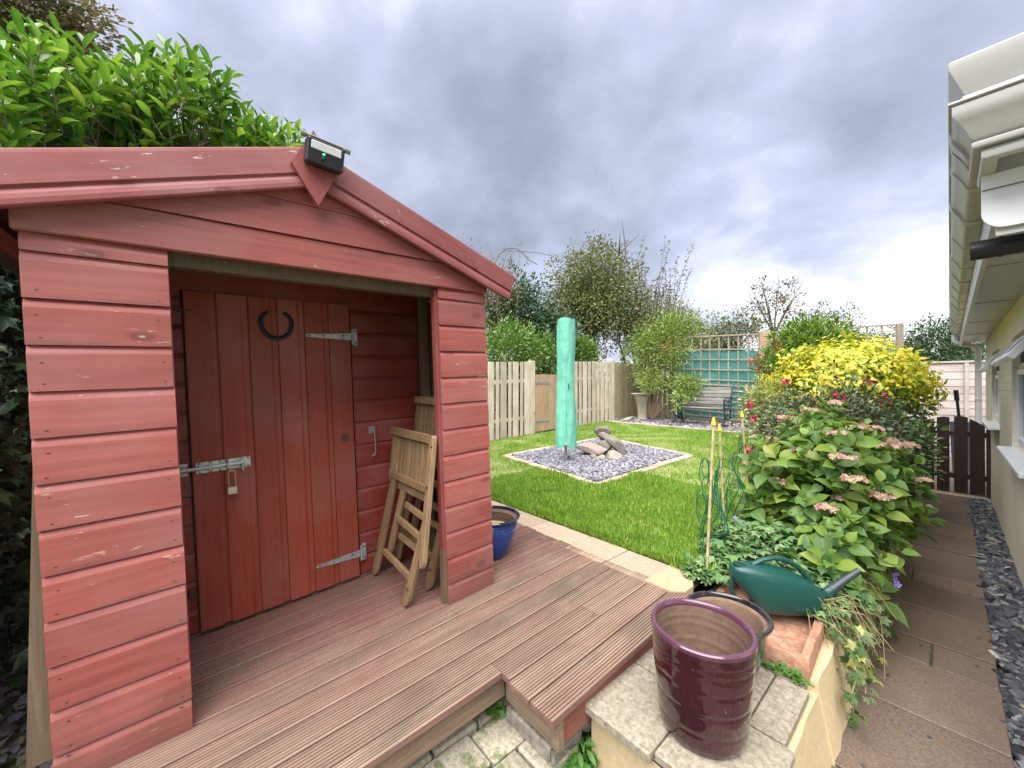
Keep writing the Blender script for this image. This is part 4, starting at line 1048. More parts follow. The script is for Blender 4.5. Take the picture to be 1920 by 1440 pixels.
slb = thing('slate_chippings', 'grey slate chippings filling the square bed in the lawn', 'chippings', (-3.4, 4.6, .48))
scatter_chips(chips, pts, .35, .6, 1.35, slb, 'slate_chip', 300)
# stones piled on the slate bed
def rock(c, r, seed, mat, label, tilt=(0, 0), ang=0.0, sub=4):
    o = stone('rockery_stone', (0, 0, 0), r, seed, M[mat], sub=sub, ang=0)
    o.location = c; o.rotation_euler = (tilt[0], tilt[1], ang); return tag(o, label, 'stone', 'stones piled on the slate bed')
def bp(px, py, dz=0):
    # point on the lawn seen at that photo position
    d = at(px, 1.0, py) - Vector((0, 0, CAM_H)); t_ = (.308 - CAM_H) / (d.z - .04 * d.y); p = d * t_ + Vector((0, 0, CAM_H)); p.z += dz; return p
vr = math.atan2(C_RT[1], C_RT[0])
rock(bp(1110, 856, .10), (.27, .18, .10), 11, 'rock_p', 'broad pinkish flat topped stone at the left of the pile', (.12, .10), vr)
rock(bp(1130, 848, .31), (.15, .13, .12), 12, 'rock', 'grey stone on top of the pile', (.15, -.1), vr + .2)
rock(bp(1152, 852, .16), (.27, .15, .10), 13, 'rock', 'long dark slab leaning down the right of the pile', (0, .62), vr - .15)
rock(bp(1134, 853, .13), (.17, .13, .15), 17, 'rock', 'dark grey stone wedged in the middle behind the flat topped stone', (.1, .2), vr + .3)
rock(bp(1150, 863, .06), (.12, .10, .10), 14, 'rock_l', 'pale blocky stone at the front right of the pile', (.1, 0), vr)
rock(bp(1127, 864, .036), (.075, .07, .06), 15, 'rock_l', 'small pale stone in the middle of the front row of the pile', (0, .1), vr + .5)
rock(bp(1112, 862, .034), (.08, .065, .055), 16, 'rock', 'small brown grey stone at the front left below the flat stone', (0, 0), vr + 1)

# grass
def grass(n, x0, x1, y0, y1, hmin, hmax, near):
    x = RNG.uniform(x0, x1, n); y = RNG.uniform(y0, y1, n)
    keep = ~in_poly(x, y, [(BED[0][0] + .03, BED[0][1] - .03), (BED[1][0] + .03, BED[1][1] + .02), (BED[2][0] - .02, BED[2][1] + .03), (BED[3][0] - .03, BED[3][1] - .02)])
    bald = 1.1 * np.exp(-(((x + 1.70) / .26) ** 2 + ((y - 2.86) / .14) ** 2)) + .8 * np.exp(-(((x + 1.45) / .13) ** 2 + ((y - 2.72) / .10) ** 2)) + .7 * np.exp(-(((x + 2.9) / .28) ** 2 + ((y - 3.05) / .12) ** 2)) + .6 * np.exp(-(((x + 1.2) / .1) ** 2 + ((y - 3.9) / .3) ** 2))
    rag = .55 + .45 * np.sin(x * 37 + 3 * np.sin(y * 29)) * np.sin(y * 41 + 2 * np.cos(x * 23))
    keep &= RNG.random(n) > bald * 1.15 * rag
    x, y = x[keep], y[keep]; n = len(x)
    patch = .5 + .5 * np.sin(x * 5.1 + np.sin(y * 3.3) * 2) * np.sin(y * 4.7 + np.cos(x * 2.9) * 2)
    z = lawn_z(0) + .04 * (y - 0) + .0
    h = RNG.uniform(hmin, hmax, n) * (.55 + .7 * patch) * np.where(RNG.random(n) < .04, 1.6, 1)
    a = RNG.uniform(0, 2 * np.pi, n); lean = RNG.uniform(.15, .95, n)
    D = np.stack([np.cos(a) * lean, np.sin(a) * lean, np.ones(n)], 1)
    P = np.stack([x, y, z - .004], 1)
    return P, D, np.stack([np.cos(a), np.sin(a), np.full(n, .2)], 1), h
Ps = [grass(130000, -5.7, -1.04, 2.385, 8.08, .022, .052, 1), grass(120000, -3.6, -1.0, 2.385, 4.2, .025, .058, 1), grass(9000, -1.15, -.93, 2.35, 3.6, .03, .08, 1), grass(7000, -3.3, -1.05, 2.372, 2.43, .03, .075, 1)]
V, F_, _u = TPL['quad']
P, D, N, L = (np.concatenate([p[i] for p in Ps]) for i in range(4))
gl = foliage('lawn_grass', None, M['grassm'], P, D, N, L, 'quad', .105); gl['label'] = 'short bright green lawn grass round the slate bed'; gl['category'] = 'grass'

# rotary airer under its cover
ao = bp(1061, 868)
ar = thing('rotary_airer', 'folded rotary clothes airer under a mint green cover on the slate bed', 'clothes airer', tuple(ao))
obj('pole', MB().tube([(ao.x, ao.y, ao.z - .02), (ao.x, ao.y, ao.z + .6)], .019, 12), M['galv'], ar, True)
mb = MB(); rings = []
nr, ns = 36, 40
for j in range(nr + 1):
    s_ = j / nr; z = ao.z + .215 + 1.79 * s_
    r0 = .140 - .022 * s_ + .008 * math.sin(s_ * 9)
    ring = []
    for k in range(ns):
        a = 2 * math.pi * k / ns
        r = r0 * (1 + .045 * math.sin(3 * a + s_ * 5) + .018 * math.sin(7 * a - s_ * 14) + .022 * math.sin(s_ * 41 + 2 * a) * math.exp(-((s_ - .5) / .2) ** 2))
        zz = z
        if j == 0:
            fa = math.atan2(-ao.y, -ao.x); da = abs((a - fa + math.pi) % (2 * math.pi) - math.pi); zz = z + max(0, .12 - da * .28)
        ring.append((ao.x + r * math.cos(a), ao.y + r * math.sin(a), zz))
    rings.append(ring)
cxm = ao.z + .215 + 1.79
mb.loft(rings, caps=False); rt = rings[-1]; b_ = len(mb.v); mb.v.append((ao.x, ao.y, cxm - .01)); o_ = b_ - ns
mb.f += [(o_ + k, o_ + (k + 1) % ns, b_) for k in range(ns)]
obj('cover', mb, M['cover'], ar, True, 60)
fa = math.atan2(-ao.y, -ao.x)
fp = lambda r, z, da=0: (ao.x + r * math.cos(fa + da), ao.y + r * math.sin(fa + da), ao.z + z)
seam = MB().tube([fp(.146 - .022 * (s_ / 14), .34 + 1.66 * s_ / 14, .02) for s_ in range(15)], .0035, 6); obj('seam', seam, M['cover'], ar, True)
mb = MB(); mb.tube([fp(.145, 1.10, .25), fp(.152, 1.105, .25), fp(.153, 1.03, .25), fp(.145, 1.025, .25)], .006, 6); obj('toggle', mb, M['blackplast'], ar)
mb = MB().tube([(ao.x + .119 * math.cos(a), ao.y + .119 * math.sin(a), cxm) for a in np.linspace(0, 2 * math.pi, 25)], .005, 6); obj('hem', mb, M['can'], ar, True)

# ------------------------------------------------------------------ picket fence and gate
FX = -5.80
def pale(parent, y0, y1, zt, front=True, m='fence', x=FX):
    zb = lawn_z((y0 + y1) / 2) - .01; xo = .0 if front else -.034
    j = random.uniform(-.006, .006); l = random.uniform(-.006, .006)
    mb = MB().box(x - .020 + xo, x + xo, y0, y1, zb, zt + j, .003)
    mb.v = [(v[0], v[1] + (l if v[2] > zb + .5 else 0), v[2]) for v in mb.v]
    obj('pale', mb, M[m], parent)
def rails(parent, y0, y1, zs, m='fence', x=FX):
    for z in zs:
        d0, d1 = lawn_z(y0) + z, lawn_z(y1) + z
        mb = MB(); q = []
        for (y, d_) in ((y0, d0), (y1, d1)): q += [(x - .0325, y, d_ - .035), (x - .0215, y, d_ - .035), (x - .0215, y, d_ + .035), (x - .0325, y, d_ + .035)]
        mb.add(q, [(3, 2, 1, 0), (4, 5, 6, 7), (0, 1, 5, 4), (1, 2, 6, 5), (2, 3, 7, 6), (3, 0, 4, 7)]); obj('rail', mb, M[m], parent)
def zt_f(y): return 2.0 + .048 * (y - 4.5)
f1 = thing('picket_fence', 'silvered picket fence between the shed and the brown garden gate', 'fence', (FX, 5.0, .5))
y = 4.02; wide = True
seq = [(.075, .045), (.145, .055)] * 8
for w, g in seq:
    if y + w > 5.60: break
    pale(f1, y, y + w, zt_f(y), True); y += w + g
rails(f1, 4.0, 5.60, (.35, 1.12))
obj('post', MB().box(FX - .10, FX + .004, 5.595, 5.715, .40, zt_f(5.6) + .02, .004), M['fence'], f1)
gt_ = thing('garden_gate', 'warm brown boarded gate with two galvanised strap hinges in the picket fence', 'gate', (FX, 6.2, .5))
yy = 5.727
for k in range(7):
    w = .138; obj('gate_board', MB().box(FX - .022, FX - .001, yy, yy + w - .003, lawn_z(yy) + .02, 1.785 + random.uniform(-.004, .004), .002), M['gatewood'], gt_); yy += w
for z in (1.60, .78): obj('hinge', MB().box(FX + .000, FX + .006, 5.735, 6.16, z - .028, z + .028, .002), M['galv'], gt_)
f2 = thing('picket_fence', 'silvered picket fence section right of the airer beyond the garden gate', 'fence', (FX, 7.6, .6))
y = 6.72
obj('post', MB().box(FX - .10, FX + .004, 6.70, 6.80, .45, zt_f(6.7) + .02, .004), M['fence'], f2); y = 6.83
k = 0
while y < 8.50:
    w = (.105, .15)[k % 2]; pale(f2, y, y + w, zt_f(y) - .01, True); y += w + .05; k += 1
rails(f2, 6.80, 8.62, (.35, 1.12)); obj('post', MB().box(FX - .09, FX + .006, 8.53, 8.64, .5, zt_f(8.5) + .03, .004), M['fence'], f2)
f3 = thing('close_board_fence', 'greenish close boarded fence running into the corner behind the birdbath', 'fence', (FX, 9.2, .65))
y = 8.655
while y < 10.5: pale(f3, y, y + .118, zt_f(8.6) - .04, True, 'fence_old', FX - .01); y += .124
rails(f3, 8.65, 10.6, (.35, 1.12), 'fence_old', FX - .01)
# end of the garden: low rear fence left of the trellis
f4 = thing('close_board_fence', 'low weathered board fence under the feathery shrub behind the birdbath', 'fence', (-5.1, 9.9, .68))
x = -5.78
while x < -4.45:
    obj('pale', MB().box(x, x + .10, 9.88, 9.90, .66, 1.72 + random.uniform(-.03, .03), .003), M['fence_old'], f4); x += .135

# ------------------------------------------------------------------ gravel strip by the bench, birdbath, bench
structure('bench_gravel', ground_mb(-5.75, -2.2, 8.115, 9.95, lambda x, y: lawn_z(y) - .015, 6, 4), M['soil'])
bc2 = chip_meshes('slate_chip', M['slate_bed'], 5, (.045, .03, .007)); pts = []
for i in range(1100):
    x, y = random.uniform(-5.7, -2.3), random.uniform(8.14, 9.5); pts.append((x, y, lawn_z(y) + random.uniform(-.008, .014)))
slg = thing('slate_chippings', 'slate chippings under the bench at the end of the lawn', 'chippings', (-4, 8.8, .66))
scatter_chips(bc2, pts, .3, .7, 1.4, slg, 'slate_chip', 0)
eg2 = thing('bed_edging', 'buff stone edging between the far lawn end and the bench', 'edging', (-4, 8.1, .63))
x = -5.7
while x < -2.3:
    w = random.uniform(.25, .42); obj('edging_stone', MB().box(x, x + w - .012, 8.085, 8.20, lawn_z(8.1) - .04, lawn_z(8.1) + .03 + random.uniform(-.006, .008), .012), M['strip'], eg2); x += w
bo = Vector((-5.16, 8.92, lawn_z(8.92)))
bb = thing('birdbath', 'weathered concrete birdbath pedestal without a bowl beside the bench', 'birdbath', tuple(bo))
n_ = 24; rings = []
for z, r in ((0, .135), (.05, .13), (.07, .115), (.18, .125), (.30, .125), (.42, .15), (.52, .185), (.60, .215), (.655, .245)):
    rings.append([(bo.x + r * (1 + .10 * math.cos(4 * a + .4) + .03 * math.sin(9 * a)) * math.cos(a), bo.y + r * (1 + .10 * math.cos(4 * a + .4)) * math.sin(a), bo.z + z) for a in np.linspace(0, 2 * math.pi, n_, False)])
obj('pedestal', MB().loft(rings), M['birdbath'], bb, True, 50)
mb = MB().lathe([(0, .655), (.265, .658), (.275, .672), (.27, .69), (.20, .695), (0, .69)], bo.x, bo.y, 24); mb.v = [(v[0], v[1], v[2] + bo.z) for v in mb.v]; obj('top_plate', mb, M['birdbath'], bb, True, 40)
for i, (dx, dy, a) in enumerate(((-.24, -.24, .3), (.16, -.26, -.5))):
    o = stone('stone_slab', (0, 0, 0), (.19 - .06 * i, .09, .025), 61 + i, M['birdbath'], sub=2); o.location = (bo.x + dx, bo.y + dy, bo.z + .055); o.rotation_euler = (.1, -.25 if i == 0 else .1, vr + a)
    tag(o, ('long pale broken slab leaning at the left foot of the birdbath', 'short broken slab at the right foot of the birdbath')[i], 'slab')

BY, BX0, BX1 = 8.62, -4.16, -3.10; bz = lawn_z(8.6) - .01
be = thing('garden_bench', 'grey slatted garden bench with dark blue cast iron ends before the trellis', 'bench', ((BX0 + BX1) / 2, BY, bz))
for k in range(5):
    z = bz + .53 + .078 * k; y_ = BY + .34 + .030 * k
    obj('back_slat', MB().box(BX0 + .02, BX1 - .02, y_ - .012, y_ + .012, z - .029, z + .029, .003), M['benchslat'], be)
for k in range(5):
    y_ = BY + .005 + .076 * k; z = bz + .435 - .012 * k + (.0 if k else -.006)
    obj('seat_slat', MB().box(BX0 + .02, BX1 - .02, y_ - .030, y_ + .030, z - .012, z + .012, .003), M['benchslat'], be)
for x in (BX0, BX1):
    def tb(pts, r): return [((x, p[0] + BY, p[1] + bz)) for p in pts], r
    mb = MB()
    def bar(pts, r=.013):
        mb.tube([(x, BY + a, bz + b) for a, b in pts], r, 8)
    bar([(-.05, 0), (-.055, .03), (-.02, .16), (.0, .30), (-.02, .42), (.02, .425), (.34, .375)], .015)
    bar([(.44, 0), (.43, .04), (.36, .15), (.31, .28), (.33, .38), (.36, .55), (.455, .90)], .016)
    bar([(-.02, .43), (-.035, .53), (-.02, .62), (.03, .655), (.12, .645), (.25, .65), (.38, .66)], .016)
    for cy_, cz_, rr in ((.06, .545, .055), (.16, .53, .05), (.25, .535, .05), (.09, .25, .06), (.20, .22, .05)):
        bar([(cy_ + rr * math.cos(a), cz_ + rr * math.sin(a)) for a in np.linspace(0, 2 * math.pi, 15)], .010)
    bar([(0, .30), (.10, .20), (.20, .18), (.31, .28)], .010); bar([(.10, .60), (.13, .50), (.10, .44)], .009); bar([(.22, .62), (.2, .5), (.23, .42)], .009)
    bar([(.455, .90), (.475, .93), (.495, .915), (.485, .89)], .012)
    obj('end_frame', mb, M['castiron'], be, True, label='dark blue cast iron scrollwork bench end')

# ------------------------------------------------------------------ trellis with green netting
TY = 9.62
ts = thing('trellis_fence', 'grey square trellis over green netting behind the bench', 'trellis', (-2.6, TY, .7))
def trel(x0, x1, z1a, z1b, ys, hz, mesh_top):
    n_ = int(round((x1 - x0) / .20))
    top = lambda x: z1a + (z1b - z1a) * (x - x0) / (x1 - x0)
    for k in range(n_ + 1):
        x = x0 + (x1 - x0) * k / n_; obj('trellis_batten', MB().box(x - .015, x + .015, ys, ys + .014, .72, top(x), .001), M['trellis'], ts)
    for z in hz:
        mb = MB(); q = []
        for x in (x0, x1):
            d_ = z + (top(x) - z1a) * 1.0
            q += [(x, ys - .0125, d_ - .016), (x, ys - .0005, d_ - .016), (x, ys - .0005, d_ + .016), (x, ys - .0125, d_ + .016)]
        mb.add(q, [(3, 2, 1, 0), (4, 5, 6, 7), (0, 1, 5, 4), (1, 2, 6, 5), (2, 3, 7, 6), (3, 0, 4, 7)]); obj('trellis_rail', mb, M['trellis'], ts)
    mb = MB(); nx_, nz_ = 26, 8; vs = []
    for i in range(nx_ + 1):
        x = x0 + (x1 - x0) * i / nx_; zt = mesh_top + (top(x) - z1a) - .03 * abs(math.sin(i * .9)) - .015 * math.sin(i * 2.3)
        for j in range(nz_ + 1): vs.append((x, ys + .028 + .008 * math.sin(i * 1.1 + j * .7), .75 + (zt - .75) * j / nz_))
    mb.add(vs, [(i * (nz_ + 1) + j, (i + 1) * (nz_ + 1) + j, (i + 1) * (nz_ + 1) + j + 1, i * (nz_ + 1) + j + 1) for i in range(nx_) for j in range(nz_)])
    obj('netting', mb, M['shade'], ts, True, recalc=False)
trel(-4.62, -2.76, 2.80, 2.705, TY, (2.785, 2.46, 2.22, 1.98, 1.74, 1.62, 1.50, 1.37, 1.24, 1.11, .98, .85), 2.44)
trel(-2.56, -.62, 2.72, 2.655, TY, (2.705, 2.38, 2.14, 1.90, 1.66, 1.42, 1.2, 1.0, .85), 2.36)
obj('post', MB().box(-2.735, -2.59, TY - .03, TY + .06, .70, 2.735, .005), M['gatewood'], ts, label='brown square post between the two trellis panels')
obj('post', MB().box(-.615, -.535, TY - .02, TY + .06, .70, 2.66, .005), M['trellis'], ts)
obj('post', MB().box(-4.72, -4.63, TY - .02, TY + .06, .70, 2.80, .005), M['trellis'], ts)
# pale lap panel behind the brown gate
lp = thing('panel_fence', 'pale pinkish lap panel fence across the passage behind the dark gate', 'fence', (.1, 12.5, 0))
z = .0
while z < 2.0:
    h = .155; obj('lap_board', MB().prism([(12.50, z), (12.485, z), (12.496, z + h + .02), (12.50, z + h + .02)], 'X', -2.2, 2.2), M['lap'], lp); z += h
obj('capping', MB().box(-2.2, 2.2, 12.46, 12.52, 2.045, 2.085, .004), M['lap'], lp)
obj('batten', MB().box(.205, .265, 12.455, 12.484, .0, 2.04, .003), M['lap'], lp)
structure('passage_ground', ground_mb(-.36, 3, 8.45, 12.6, lambda x, y: -.02 + .05 * (y - 8.4) / 4, 2, 2), M['path'])
tb_ = thing('tub', 'grey blue plastic tub on the passage ground behind the dark gate', 'tub', (.20, 10.4, .02))
mb = MB().lathe([(0, .0), (.17, .0), (.20, .84), (.22, .90), (.19, .90), (.17, .8), (0, .79)], .20, 10.4, 20); mb.v = [(v[0], v[1], v[2] + .02) for v in mb.v]; obj('body', mb, M['tub'], tb_, True, 40)
sp = thing('spade', 'dark handled garden spade standing in the tub behind the gate', 'spade', (.10, 10.35, .85))
obj('shaft', MB().tube([(.12, 10.36, .83), (.085, 10.30, 1.32)], .020, 8), M['blackplast'], sp, True); obj('handle', MB().tube([(.085, 10.30, 1.30), (.07, 10.27, 1.48)], .032, 8), M['blackplast'], sp, True)

# ------------------------------------------------------------------ path, slate strip, house
pa = thing('path', '', '', (0, 4, 0)); del pa['label']; del pa['category']; pa['kind'] = 'structure'
J = [-1.2, -.3, .6, 1.45, 2.03, 2.62, 3.15, 3.43, 3.93, 4.45, 4.73, 5.46, 6.05, 6.60, 7.12, 7.7, 8.28]
for a, b in zip(J[:-1], J[1:]):
    x0 = -.34
    if abs(b - a - .28) < .02: x0 = -.066 if a < 3.3 else -.2
    if x0 > -.3: obj('slab', MB().box(-.34, x0 - .008, a + .005, b - .006, -.05, random.uniform(-.004, .002), .006), M['path'], pa)
    obj('slab', MB().box(x0, .170 + random.uniform(-.004, .003), a + .007, b - .008, -.05, random.uniform(-.004, .004), .0035), M['path'], pa)
obj('sill', MB().box(-.36, .36, 8.285, 8.44, -.04, .012, .006), M['strip'], pa)
obj('joint_fill', MB().box(-.338, .1695, -1.2, 8.27, -.049, -.009), M['earth'], pa)
structure('gravel_base', ground_mb(.172, .37, -2, 8.28, lambda x, y: -.045, 1, 4), M['earth'])
wchips = chip_meshes('slate_chip', M['slate_wet'], 8, (.042, .024, .006)); pts = []
for i in range(3400):
    y = random.uniform(1.9, 8.27); pts.append((random.uniform(.182, .362), y, -.036 + random.uniform(0, .034)))
slw = thing('slate_chippings', 'dark wet slate chippings between the brown path and the house wall', 'chippings', (.27, 5, -.02))
scatter_chips(wchips, pts, .38, .6, 1.3, slw, 'slate_chip', 300)

ho = thing('bungalow', 'cream painted bungalow with white windows, soffit and gutter along the path', 'house', (.37, 5, 0))
WX = .37
WIN = [(7.00, 8.14, 1.085, 1.985), (4.05, 5.66, 1.0, 1.985)]
def wallquad(y0, y1, z0, z1): return MB().box(WX, WX + .10, y0, y1, z0, z1)
mb = MB(); ys = [2.2, WIN[1][0], WIN[1][1], WIN[0][0], WIN[0][1], 9.50]
for a, b in ((ys[0], ys[1]), (ys[2], ys[3]), (ys[4], ys[5])): mb.box(WX, WX + .2, a, b, -.05, 2.35)
for (a, b, z0, z1) in WIN: mb.box(WX, WX + .2, a, b, -.05, z0); mb.box(WX, WX + .2, a, b, z1, 2.35)
mb.box(WX + .2, 6, 9.3, 9.5, -.05, 2.35); mb.box(WX + .2, 6, 2.2, 2.4, -.05, 2.35)
obj('wall', mb, M['cream'], ho)
obj('roof', MB().add([(.10, 2.13, 2.60), (.10, 9.9, 2.60), (3.4, 9.9, 3.7), (3.4, 2.13, 3.7), (6.8, 9.9, 2.60), (6.8, 2.13, 2.60), (.10, 2.13, 2.51), (.10, 9.9, 2.51)], [(0, 1, 2, 3), (3, 2, 4, 5), (0, 6, 7, 1), (0, 3, 5), (1, 4, 2)]), M['felt'], ho)
for wi, (y0, y1, z0, z1) in enumerate(WIN):
    def fr(mb, ya, yb, za, zb, x0=WX + .035, x1=WX + .095, t_=.05):
        mb.box(x0, x1, ya, ya + t_, za, zb, .006); mb.box(x0, x1, yb - t_, yb, za, zb, .006); mb.box(x0, x1, ya + t_ + .001, yb - t_ - .001, za, za + t_, .006); mb.box(x0, x1, ya + t_ + .001, yb - t_ - .001, zb - t_, zb, .006)
    mb = MB(); fr(mb, y0 + .002, y1 - .002, z0 + .002, z1 - .002); ym = (y0 + y1) / 2
    mb.box(WX + .034, WX + .094, ym - .03, ym + .03, z0 + .053, z1 - .053, .006); mb.box(WX + .033, WX + .093, y0 + .053, ym - .031, 1.70, 1.75, .006); mb.box(WX + .033, WX + .093, ym + .031, y1 - .053, 1.70, 1.75, .006)
    w = obj('window', mb, M['upvc_clean'], ho)
    for (a, b) in ((y0 + .056, ym - .034), (ym + .034, y1 - .056)):
        mb = MB(); fr(mb, a, b, z0 + .056, 1.696, WX + .022, WX + .08, .05); obj('casement', mb, M['upvc_clean'], w)
        obj('pane', MB().box(WX + .050, WX + .056, a + .051, b - .051, z0 + .108, 1.645), M['glass'], w)
        # top light, open: hinged at its top edge
        R = Matrix.Rotation(rad(-34), 4, 'Y'); T = Matrix.Translation((WX + .020, 0, z1 - .055))
        mb = MB(); mb.box(-.022, .022, a, a + .045, -.235, 0, .005); mb.box(-.022, .022, b - .045, b, -.235, 0, .005); mb.box(-.022, .022, a + .046, b - .046, -.235, -.19, .005); mb.box(-.022, .022, a + .046, b - .046, -.045, 0, .005)
        mb.v = [tuple(T @ (Matrix.Rotation(rad(34), 4, 'Y') @ Vector(v))) for v in mb.v]; tl = obj('top_light', mb, M['upvc_clean'], w)
        mb = MB(); mb.box(-.004, .004, a + .046, b - .046, -.189, -.046); mb.v = [tuple(T @ (Matrix.Rotation(rad(34), 4, 'Y') @ Vector(v))) for v in mb.v]; obj('pane', mb, M['glass'], w)
    obj('sill', MB().box(WX - .085, WX + .03, y0 - .05, y1 + .05, z0 - .034, z0 + .001, .006), M['upvc_clean'], w)
    obj('dark_room_sheet', MB().box(WX + .098, WX + .104, y0 + .01, y1 - .01, z0 + .01, z1 - .01), M['unlit_room'], ho)  # flat dark sheet in place of the shaded room behind the window
# soffit, fascia, gutter: one moulding swept round the near corner of the eaves
def sweep(prof, y0, y1, xe=None, xc=.11, yc=2.10):
    """prof: (outward, z); runs along the eaves at x = xc - outward, mitred round the corner at yc and along the gable to xe"""
    mb = MB(); rows_ = []
    if xe is not None: rows_.append([(xe, yc - o_, z) for o_, z in prof])
    rows_.append([(xc - o_, (yc - o_) if xe is not None else y0, z) for o_, z in prof]); rows_.append([(xc - o_, y1, z) for o_, z in prof])
    mb.loft(rows_); return mb
GE = 9.78
gut = [(.0, 2.385), (.048, 2.385), (.060, 2.395), (.070, 2.42), (.090, 2.455), (.104, 2.475), (.104, 2.505), (.096, 2.507), (.0, 2.507)]
gg = obj('gutter', sweep(gut, 2.1, GE, 3.0), M['upvc'], ho, True, 40)
def band(o_add, y0, y1, prof=gut):
    c0 = (.03, 2.44); p = [(o_ + (o_add if o_ > .001 else 0), z + (o_add if z > 2.46 else -o_add)) for o_, z in prof]
    return sweep(p, y0, y1)
for y0, wd in ((2.20, .05), (2.30, .018), (2.52, .03), (3.02, .045), (3.62, .02), (4.2, .02), (4.75, .045), (5.3, .02), (5.85, .02), (6.4, .045), (6.9, .02), (7.4, .02), (7.9, .045), (8.4, .02), (8.9, .02), (9.4, .06)):
    obj('gutter_bracket', band(.004 if wd < .04 else .007, y0, y0 + wd), M['upvc'], gg, True, 40)
# layered roof edge trims above and below the gutter at the corner
trim1 = [(.02, 2.528), (.074, 2.528), (.080, 2.533), (.080, 2.542), (.072, 2.546), (.078, 2.556), (.110, 2.632), (.112, 2.655), (.104, 2.662), (.02, 2.662)]
obj('roof_trim', sweep(trim1, 2.1, 2.32, 3.0), M['upvc'], ho, True, 40)
trim2 = [(.02, 2.509), (.106, 2.509), (.112, 2.513), (.112, 2.520), (.100, 2.5225), (.02, 2.5225)]
obj('roof_trim', sweep(trim2, 2.1, GE, 3.0), M['upvc'], ho, True, 40)
obj('roof_trim', sweep([(.0, 2.362), (.056, 2.362), (.060, 2.367), (.060, 2.378), (.055, 2.383), (.0, 2.383)], 2.1, 2.34, 3.0), M['upvc'], ho, True, 40)
obj('roof_trim', sweep([(.0, 2.326), (.034, 2.326), (.038, 2.332), (.038, 2.355), (.034, 2.360), (.0, 2.360)], 2.1, 2.36, 3.0), M['upvc'], ho, True, 40)
for z_, o_ in ((2.5255, .060), (2.3838, .050), (2.3608, .030)):
    obj('trim_gap', sweep([(.0, z_ - .004), (o_, z_ - .004), (o_, z_ + .004), (.0, z_ + .004)], 2.1, 2.33, 3.0), M['rawdark'], ho)
obj('fascia', MB().box(.112, .130, 2.36, 9.62, 2.205, 2.505), M['upvc'], ho)
obj('soffit', MB().box(.1305, WX - .001, 2.25, 9.60, 2.255, 2.268), M['upvc'], ho)
for y in (3.6, 5.1, 6.6, 8.1): obj('soffit_joint', MB().box(.131, WX - .002, y, y + .03, 2.250, 2.2545), M['upvc'], ho)
# rounded box end closing the eaves
bx = [(.078, 2.325), (.078, 2.185)] + [(.078 + .06 * (1 - math.cos(rad(a))), 2.185 - .06 * math.sin(rad(a))) for a in (15, 30, 45, 60, 75)] + [(.138, 2.125), (1.2, 2.125), (1.2, 2.325)]
def xz(pts, y0, y1):
    mb = MB().prism(pts, 'Z', y0, y1); mb.v = [(a, c_, b) for a, b, c_ in mb.v]; return mb
obj('box_end', xz(bx, 2.236, 2.252), M['upvc_clean'], ho)
obj('box_end_joint', MB().box(.0795, 1.2, 2.2325, 2.2365, 2.268, 2.271), M['rawdark'], ho)
obj('gable_board', MB().box(.112, 3.0, 2.2525, 2.27, 2.10, 2.60), M['upvc'], ho)
# rib strips where box end panels meet
# downpipe with swan neck
mb = MB(); mb.tube([(.045, 9.66, 2.40), (.045, 9.66, 2.29)], .040, 4); 
mb = MB().tube([(.055, 9.66, 2.40), (.055, 9.66, 2.30), (.075, 9.655, 2.265), (.27, 9.62, 2.185), (.30, 9.61, 2.15), (.30, 9.61, .0)], .036, 12)
obj('downpipe', mb, M['upvc_clean'], ho, True, 40)
for z in (1.95, 1.33, .95): obj('pipe_clip', MB().box(.258, .342, 9.568, 9.652, z, z + .025, .004), M['upvc_clean'], ho)
# black overflow pipe
mb = MB(); mb.tube([(.055, 2.40, 2.091), (.25, 2.40, 2.091)], .0370, 20, caps=False); mb.tube([(.125, 2.40, 2.091), (.137, 2.40, 2.091)], .0405, 20); mb.tube([(.25, 2.40, 2.091), (.6, 2.40, 2.091)], .037, 20)
mb.tube([(.055, 2.40, 2.091), (.25, 2.40, 2.091)], .0335, 20, caps=False); mb.tube([(.2, 2.4, 2.091), (.205, 2.4, 2.091)], .0330, 20)
obj('overflow_pipe', mb, M['blackplast'], ho, True, 40, label='black overflow pipe poking out below the eaves', recalc=False)

# dark gate across the path
dg = thing('garden_gate', 'dark brown slatted gate across the far end of the path', 'gate', (.1, 8.4, 0))
def gpale(x0, x1, zl, zr, zm=None):
    pts = [(x0, .03), (x1, .03), (x1, zr), ((x0 + x1) / 2, (zl + zr) / 2 + .012), (x0, zl)]
    mb = MB().prism(pts, 'Z', 8.385, 8.405); mb.v = [(a, c_, b) for a, b, c_ in mb.v]; obj('gate_slat', mb, M['darkgate'], dg)
gpale(-.27, -.15, 1.02, 1.07); gpale(-.125, -.002, 1.093, 1.10); gpale(.040, .168, 1.118, 1.108); gpale(.184, .320, 1.09, .985)
for z in (.265, .865): obj('rail', MB().box(-.29, .345, 8.4055, 8.440, z - .035, z + .035, .003), M['darkgate'], dg)
obj('post', MB().box(.333, .368, 8.37, 8.45, .0, .95, .003), M['darkgate'], dg)

